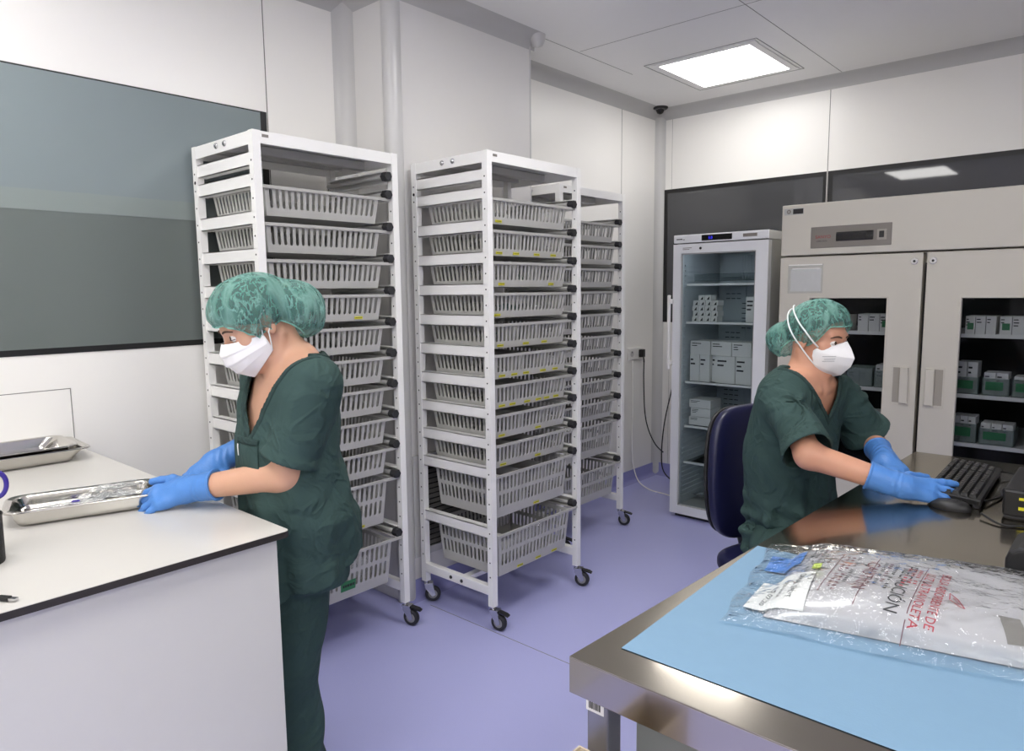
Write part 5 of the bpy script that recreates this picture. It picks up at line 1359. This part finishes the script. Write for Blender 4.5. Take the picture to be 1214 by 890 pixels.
# ------------------------------------------------------------------ standing person
h1 = Head((-1.664,.904,1.405), (-.22*.855,-.975*.855,-.515), sc=.90)
def handcfg(W, d, n, side, curls, **k): return dict(W=np.array(W), d=nrm(d), n=nrm(n), side=side, curls=curls, **k)
W1 = dict(o=(-1.680,.985), f=(-.12,-.993), head=h1, neck=(-1.628,.982,1.296), skin=M['skin1'], lids=.35, gaze=(0,.35),
    J={'L': ((-1.513,.965,1.240), (-1.565,.905,1.035), (-1.796,.775,.985)), 'R': ((-1.805,1.0,1.240), (-1.94,1.11,1.06), (-1.985,.945,1.002)),
       'legL': ((-1.640,.995,.84), (-1.688,.962,.46), (-1.70,.985,.087)), 'legR': ((-1.785,1.015,.84), (-1.845,.985,.46), (-1.85,1.01,.087))},
    hand={'L': handcfg((-1.796,.775,.985), (-.60,-.79,-.17), (.46,-.38,.78), 1, ((.40,.45,.3),(.45,.5,.3),(.38,.4,.25),(.25,.3,.2)), spread=(.16,.03,-.14,-.34), thumb=((.75,.62,.05),(.95,.25,-.15))),
          'R': handcfg((-1.985,.945,1.002), (.30,-.90,-.26), (.25,.0,.97), -1, ((.30,.35,.2),(.35,.4,.25),(.4,.4,.25),(.42,.4,.25)), spread=(.18,.03,-.14,-.32))},
    torso=[(.62,.004,-.030,.160,.136),(.70,.004,-.030,.161,.136),(.80,.006,-.030,.164,.136),(.90,.01,-.02,.178,.138),(1.00,.012,.0,.166,.126),(1.10,.015,.008,.162,.120),(1.20,.022,.004,.162,.112),(1.26,.030,.000,.160,.096),(1.30,.040,-.006,.140,.082),(1.34,.044,-.008,.105,.066)],
    hipz=.84, neckv=(.112,1.125,.071), hem=(.735,-.36,-.02), foldz=1.05, seed=.7, sleeve=.82, srad=(.060,.078),
    pockets=[(.000,.095,1.02,1.125)], tag=(.005,.011,1.075,1.105), hips=[(.70,.0,-.03,.170,.130),(.84,.0,-.02,.170,.130),(.95,0,0,.155,.12)], ankle=.06, legr=(.090,.077,.072))
root1 = thing('person', (-1.65,1.0,0), 'person in green scrubs, cap and pleated mask standing at the white counter, looking down', 'person')
B1, hd1, T1_ = build_person(root1, W1)
CB1 = [((0,-.010,.034),(.092,.114,.104)), ((0,-.110,-.025),(.090,.080,.085))]
cV, crim = make_cap(hd1, B1, CB1, (0,-.035,.030), (.16,-.52,-1.15), 3, 0)
skull_shell(hd1, 'hair', B1, [((0,-.012,.036),(.080,.101,.092)), ((0,-.080,.012),(.062,.05,.056))], (0,-.035,.030), lambda a: .22+(-.92-.22)*(.5-.5*math.cos(a))-.22*math.sin(a)**2, M['hair'])
# pleated mask
def pleated_mask(hd, parent):
    def P(u, v):      # u -1..1 across, v 0 top .. 1 bottom
        th = u*1.12; zt = .004-.024*abs(u)**1.6; zb = -.120+.050*abs(u)**1.4; z = zt+(zb-zt)*v
        yc = np.interp(v, [0,.18,.45,.75,1], [.104,.124,.128,.112,.082]); a = np.interp(v, [0,.5,1], [.074,.078,.070])
        x = a*math.sin(th)/math.sin(1.12)*1.0; y = .012+(yc-.012)*(math.cos(th)-math.cos(1.12))/(1-math.cos(1.12))
        pl = .0035*(((v*4) % 1)-.5)*(1-abs(u)**3)*(1 if .1 < v < .95 else .2)
        return hd.w((x, y+pl+.004, z))
    g = MB(); g.grid(lambda s, t: P(s*2-1, t), 49, 45); o = g.build('face_mask', M['mask'], parent, world=True, smooth='auto', solid=.0016, angle=50); lab(o, 'white pleated surgical mask')
    for sg in (-1, 1):
        for v, dz in ((.04,.012),(.96,-.0)):
            a = np.array(P(sg*.985, v)); b = hd.w((sg*.083, .002, .025 if v < .5 else -.02)); c = hd.w((sg*.080,-.022,.035 if v < .5 else .0))
            strap(ear_bow(a, (a+b)/2+hd.l*sg*.004, b)+ear_bow(b, (b+c)/2, c)[1:], .0017, 'ear_loop', M['strap'], o)
    return o
pleated_mask(hd1, B1)

# ------------------------------------------------------------------ seated person
h2 = Head((-.762,2.322,1.318), (.93,-.27,-.20), sc=.89)
W2 = dict(o=(-.825,2.29), f=(.934,-.357), head=h2, neck=(-.785,2.295,1.185), skin=M['skin2'], lids=.6, gaze=(0,.25),
    J={'R': ((-.812,2.165,1.135), (-.685,2.045,1.005), (-.470,2.102,.945)), 'L': ((-.722,2.435,1.128), (-.650,2.520,.985), (-.570,2.375,.950)),
       'legR': ((-.83,2.22,.645), (-.50,2.07,.60), (-.48,2.06,.10)), 'legL': ((-.79,2.36,.645), (-.45,2.23,.60), (-.43,2.22,.10))},
    hand={'R': handcfg((-.470,2.102,.945), (.88,.46,-.10), (.22,-.52,.83), -1, ((.02,.15,.1),(.10,.2,.15),(.18,.25,.2),(.22,.25,.2)), spread=(.20,.02,-.20,-.46)),
          'L': handcfg((-.570,2.375,.950), (.62,-.76,-.16), (.15,-.1,.98), 1, ((.3,.4,.25),(.35,.45,.3),(.4,.45,.3),(.45,.4,.3)))},
    torso=[(.54,.035,-.018,.150,.128),(.64,.035,-.018,.152,.128),(.72,.032,-.018,.150,.124),(.82,.02,-.018,.154,.118),(.92,.01,-.012,.160,.118),(1.02,.0,.003,.162,.114),(1.09,.0,.018,.160,.104),(1.14,.0,.03,.158,.094),(1.185,.0,.035,.142,.082),(1.235,.0,.035,.105,.066)],
    hipz=.66, neckv=(.100,1.080,.066), hem=(.598,-.10,.0), foldz=.92, seed=2.1, sleeve=.94, srad=(.058,.074), waistfold=.70,
    pockets=[], hips=[(.54,.035,-.018,.142,.118),(.66,.035,-.018,.142,.118),(.74,.032,-.018,.135,.115)], ankle=.07, legr=(.092,.080,.078))
root2 = thing('person', (-.85,2.28,0), 'person in green scrubs and white respirator mask seated on the navy chair', 'person')
B2, hd2, T2_ = build_person(root2, W2)
CB2 = [((0,-.010,.042),(.090,.110,.098)), ((0,-.118,-.034),(.074,.082,.068))]
make_cap(hd2, B2, CB2, (0,-.060,.022), (.30,-.56,-1.05), 9, 1)
skull_shell(hd2, 'hair', B2, [((0,-.012,.036),(.080,.101,.092)), ((0,-.115,.0),(.050,.05,.046))], (0,-.050,.025), lambda a: .44+(-.62-.44)*(.5-.5*math.cos(a))-.20*math.sin(a)**2, M['hair'])
def push_out(hd, p, blobs, ctr, off=.0125, k=.03):
    q = (np.array(p)-hd.c) @ hd.R.T/hd.k; c = np.array(ctr); d = q-c; L = np.linalg.norm(d); d = d/L
    lo, hi = 0, .3
    for _ in range(24):
        m = (lo+hi)/2; P = (c+d*m)[None].astype(np.float32); v = None
        for (cc, r) in blobs:
            e = ellf(P, cc, r); v = e if v is None else smin(v, e, k)
        lo, hi = (m, hi) if v[0] < 0 else (lo, m)
    return hd.w(c+d*max(L, lo+off)) if (q[2] > -.045 and q[1] < .045) else np.array(p)
def folded_mask(hd, parent):
    ridge = [(.0,.106,.020),(0,.126,.000),(0,.146,-.030),(0,.140,-.060),(0,.112,-.098),(0,.085,-.112)]
    side = [(.056,.058,-.014),(.067,.040,-.020),(.070,.034,-.028),(.069,.034,-.048),(.062,.042,-.076),(.050,.050,-.098)]
    def L(poly, t):
        k = t*(len(poly)-1); i = min(int(k), len(poly)-2); return np.array(poly[i])*(1-(k-i))+np.array(poly[i+1])*(k-i)
    mesh = MB()
    def P(s, t):
        r = L(ridge, t); e = L(side, t).copy(); e[0] *= (1 if s >= 0 else -1); a = abs(s)
        p = r*(1-a)+e*a; bul = .017*math.sin(PI*a)*math.sin(PI*min(1, t*.9+.08)); p[0] += bul*(1 if s >= 0 else -1)*1.0; p[1] += bul*.55
        return hd.w(p)
    mesh.grid(lambda u, v: P(u*2-1, v), 41, 31); o = mesh.build('face_mask', M['mask'], parent, world=True, smooth='auto', solid=.0018, angle=28); lab(o, 'white vertical fold respirator mask')
    g = MB(); 
    for k, (t0, l) in enumerate(((.40,.32),(.47,.26),(.54,.30))):
        pts = [Vector(np.array(P(-.42-l*i/8, t0+.10*i/8))-hd.l*.0016+hd.f*.001) for i in range(9)]; g.tube(pts, .0007, 4)
    g.build('printed_text', mat('mask_print', (150,150,155), .8), o, world=True)
    for sg in (-1, 1):
        for t, via, end in ((.12, (.086,.0,.035), (.020,-.100,.085)), (.80, (.080,-.020,-.015), (.015,-.115,.080))):
            a = np.array(P(sg*.97, t)); v = hd.w((sg*via[0]*1.05, via[1], via[2])); e = hd.w((sg*end[0], end[1], end[2]))
            c1 = (a+v)/2+hd.l*sg*.006; c2 = (v+e)/2+hd.l*sg*.022
            strap([push_out(hd, q_, CB2, (0,-.060,.022)) for q_ in [*ear_bow(a, c1, v), *ear_bow(v, c2, e)[1:]]], .0026, 'head_strap', M['strap'], o)
    return o
folded_mask(hd2, B2)

# ------------------------------------------------------------------ chair
ca = math.atan2(-.357, .934)
t = thing('office_chair', (-.815,2.405,0), 'navy blue vinyl swivel chair under the seated person at the steel table', 'chair', rz=ca)
def cushion(name, cx, cy, cz, a, b, c, e, parent, bend=0, tilt=0):
    g = MB()
    def P(u, v):
        az = 2*PI*u; el = (v-.5)*PI; sp = lambda w_, q: math.copysign(abs(w_)**q, w_)
        x = a*sp(math.cos(az), e)*sp(math.cos(el), .35); y = b*sp(math.sin(az), e)*sp(math.cos(el), .35); z = c*sp(math.sin(el), .6)
        return (x, y, z)
    nu, nv = 48, 20
    vs = [P(i/nu, j/(nv-1)) for j in range(nv) for i in range(nu)]
    return vs, [(j*nu+i, j*nu+(i+1) % nu, (j+1)*nu+(i+1) % nu, (j+1)*nu+i) for j in range(nv-1) for i in range(nu)]
vs, fs = cushion('seat', 0,0,0, .245, .255, .042, .45, t)
MB().add([(x+.03, y, z+.535-(.02*(x/.22)**2 if x > 0 else 0)) for x, y, z in vs], fs).build('seat', M['navy'], t, smooth=True)
vs, fs = cushion('back', 0,0,0, .24, .215, .030, .5, t)
bk = MB().add([(-.235+z-.06*(x/.24)*.3+.16*(y*y), y*(1-.10*max(0, x/.24)), .82+x) for x, y, z in vs], fs).build('backrest', M['navy'], t, smooth=True)
vs, fs = cushion('shell', 0,0,0, .235, .210, .012, .5, t)
MB().add([(-.268+z-.06*(x/.24)*.3+.16*(y*y), y*(1-.10*max(0, x/.24)), .82+x) for x, y, z in vs], fs).build('back_shell', M['black'], bk, smooth=True)
g = MB(); g.tube([(-.27,0,.74),(-.29,0,.60),(-.25,0,.485),(-.10,0,.46)], .022, 8); g.build('back_bar', M['black'], t, smooth=True)
MB().box(-.11,.13,-.09,.09,.448,.478).build('seat_plate', M['black'], t, bevel=.005)
MB().cyl((0,0,.10),(0,0,.45),.025,18).build('gas_column', M['black'], t, smooth='auto')
for i in range(5):
    a = i*2*PI/5+.4; u = Vector((math.cos(a), math.sin(a), 0)); v = Vector((-u.y, u.x, 0))
    g = MB(); g.add([u*.02+v*s*.024+Vector((0,0,z)) for s in (-1,1) for z in (.085,.125)]+[u*.29+v*s*.014+Vector((0,0,z)) for s in (-1,1) for z in (.068,.09)], [(0,1,3,2),(4,6,7,5),(0,4,5,1),(2,3,7,6),(1,5,7,3),(0,2,6,4)])
    lg = g.build('base_arm', M['black'], t, bevel=.004)
    g = MB()
    for s in (-1, 1): g.cyl(u*.275+v*s*.006+Vector((0,0,.03)), u*.275+v*s*.026+Vector((0,0,.03)), .0295, 20)
    g.cyl(u*.275+Vector((0,0,.03)), u*.275+Vector((0,0,.075)), .008, 10); g.build('caster', M['rubber'], lg, smooth='auto')
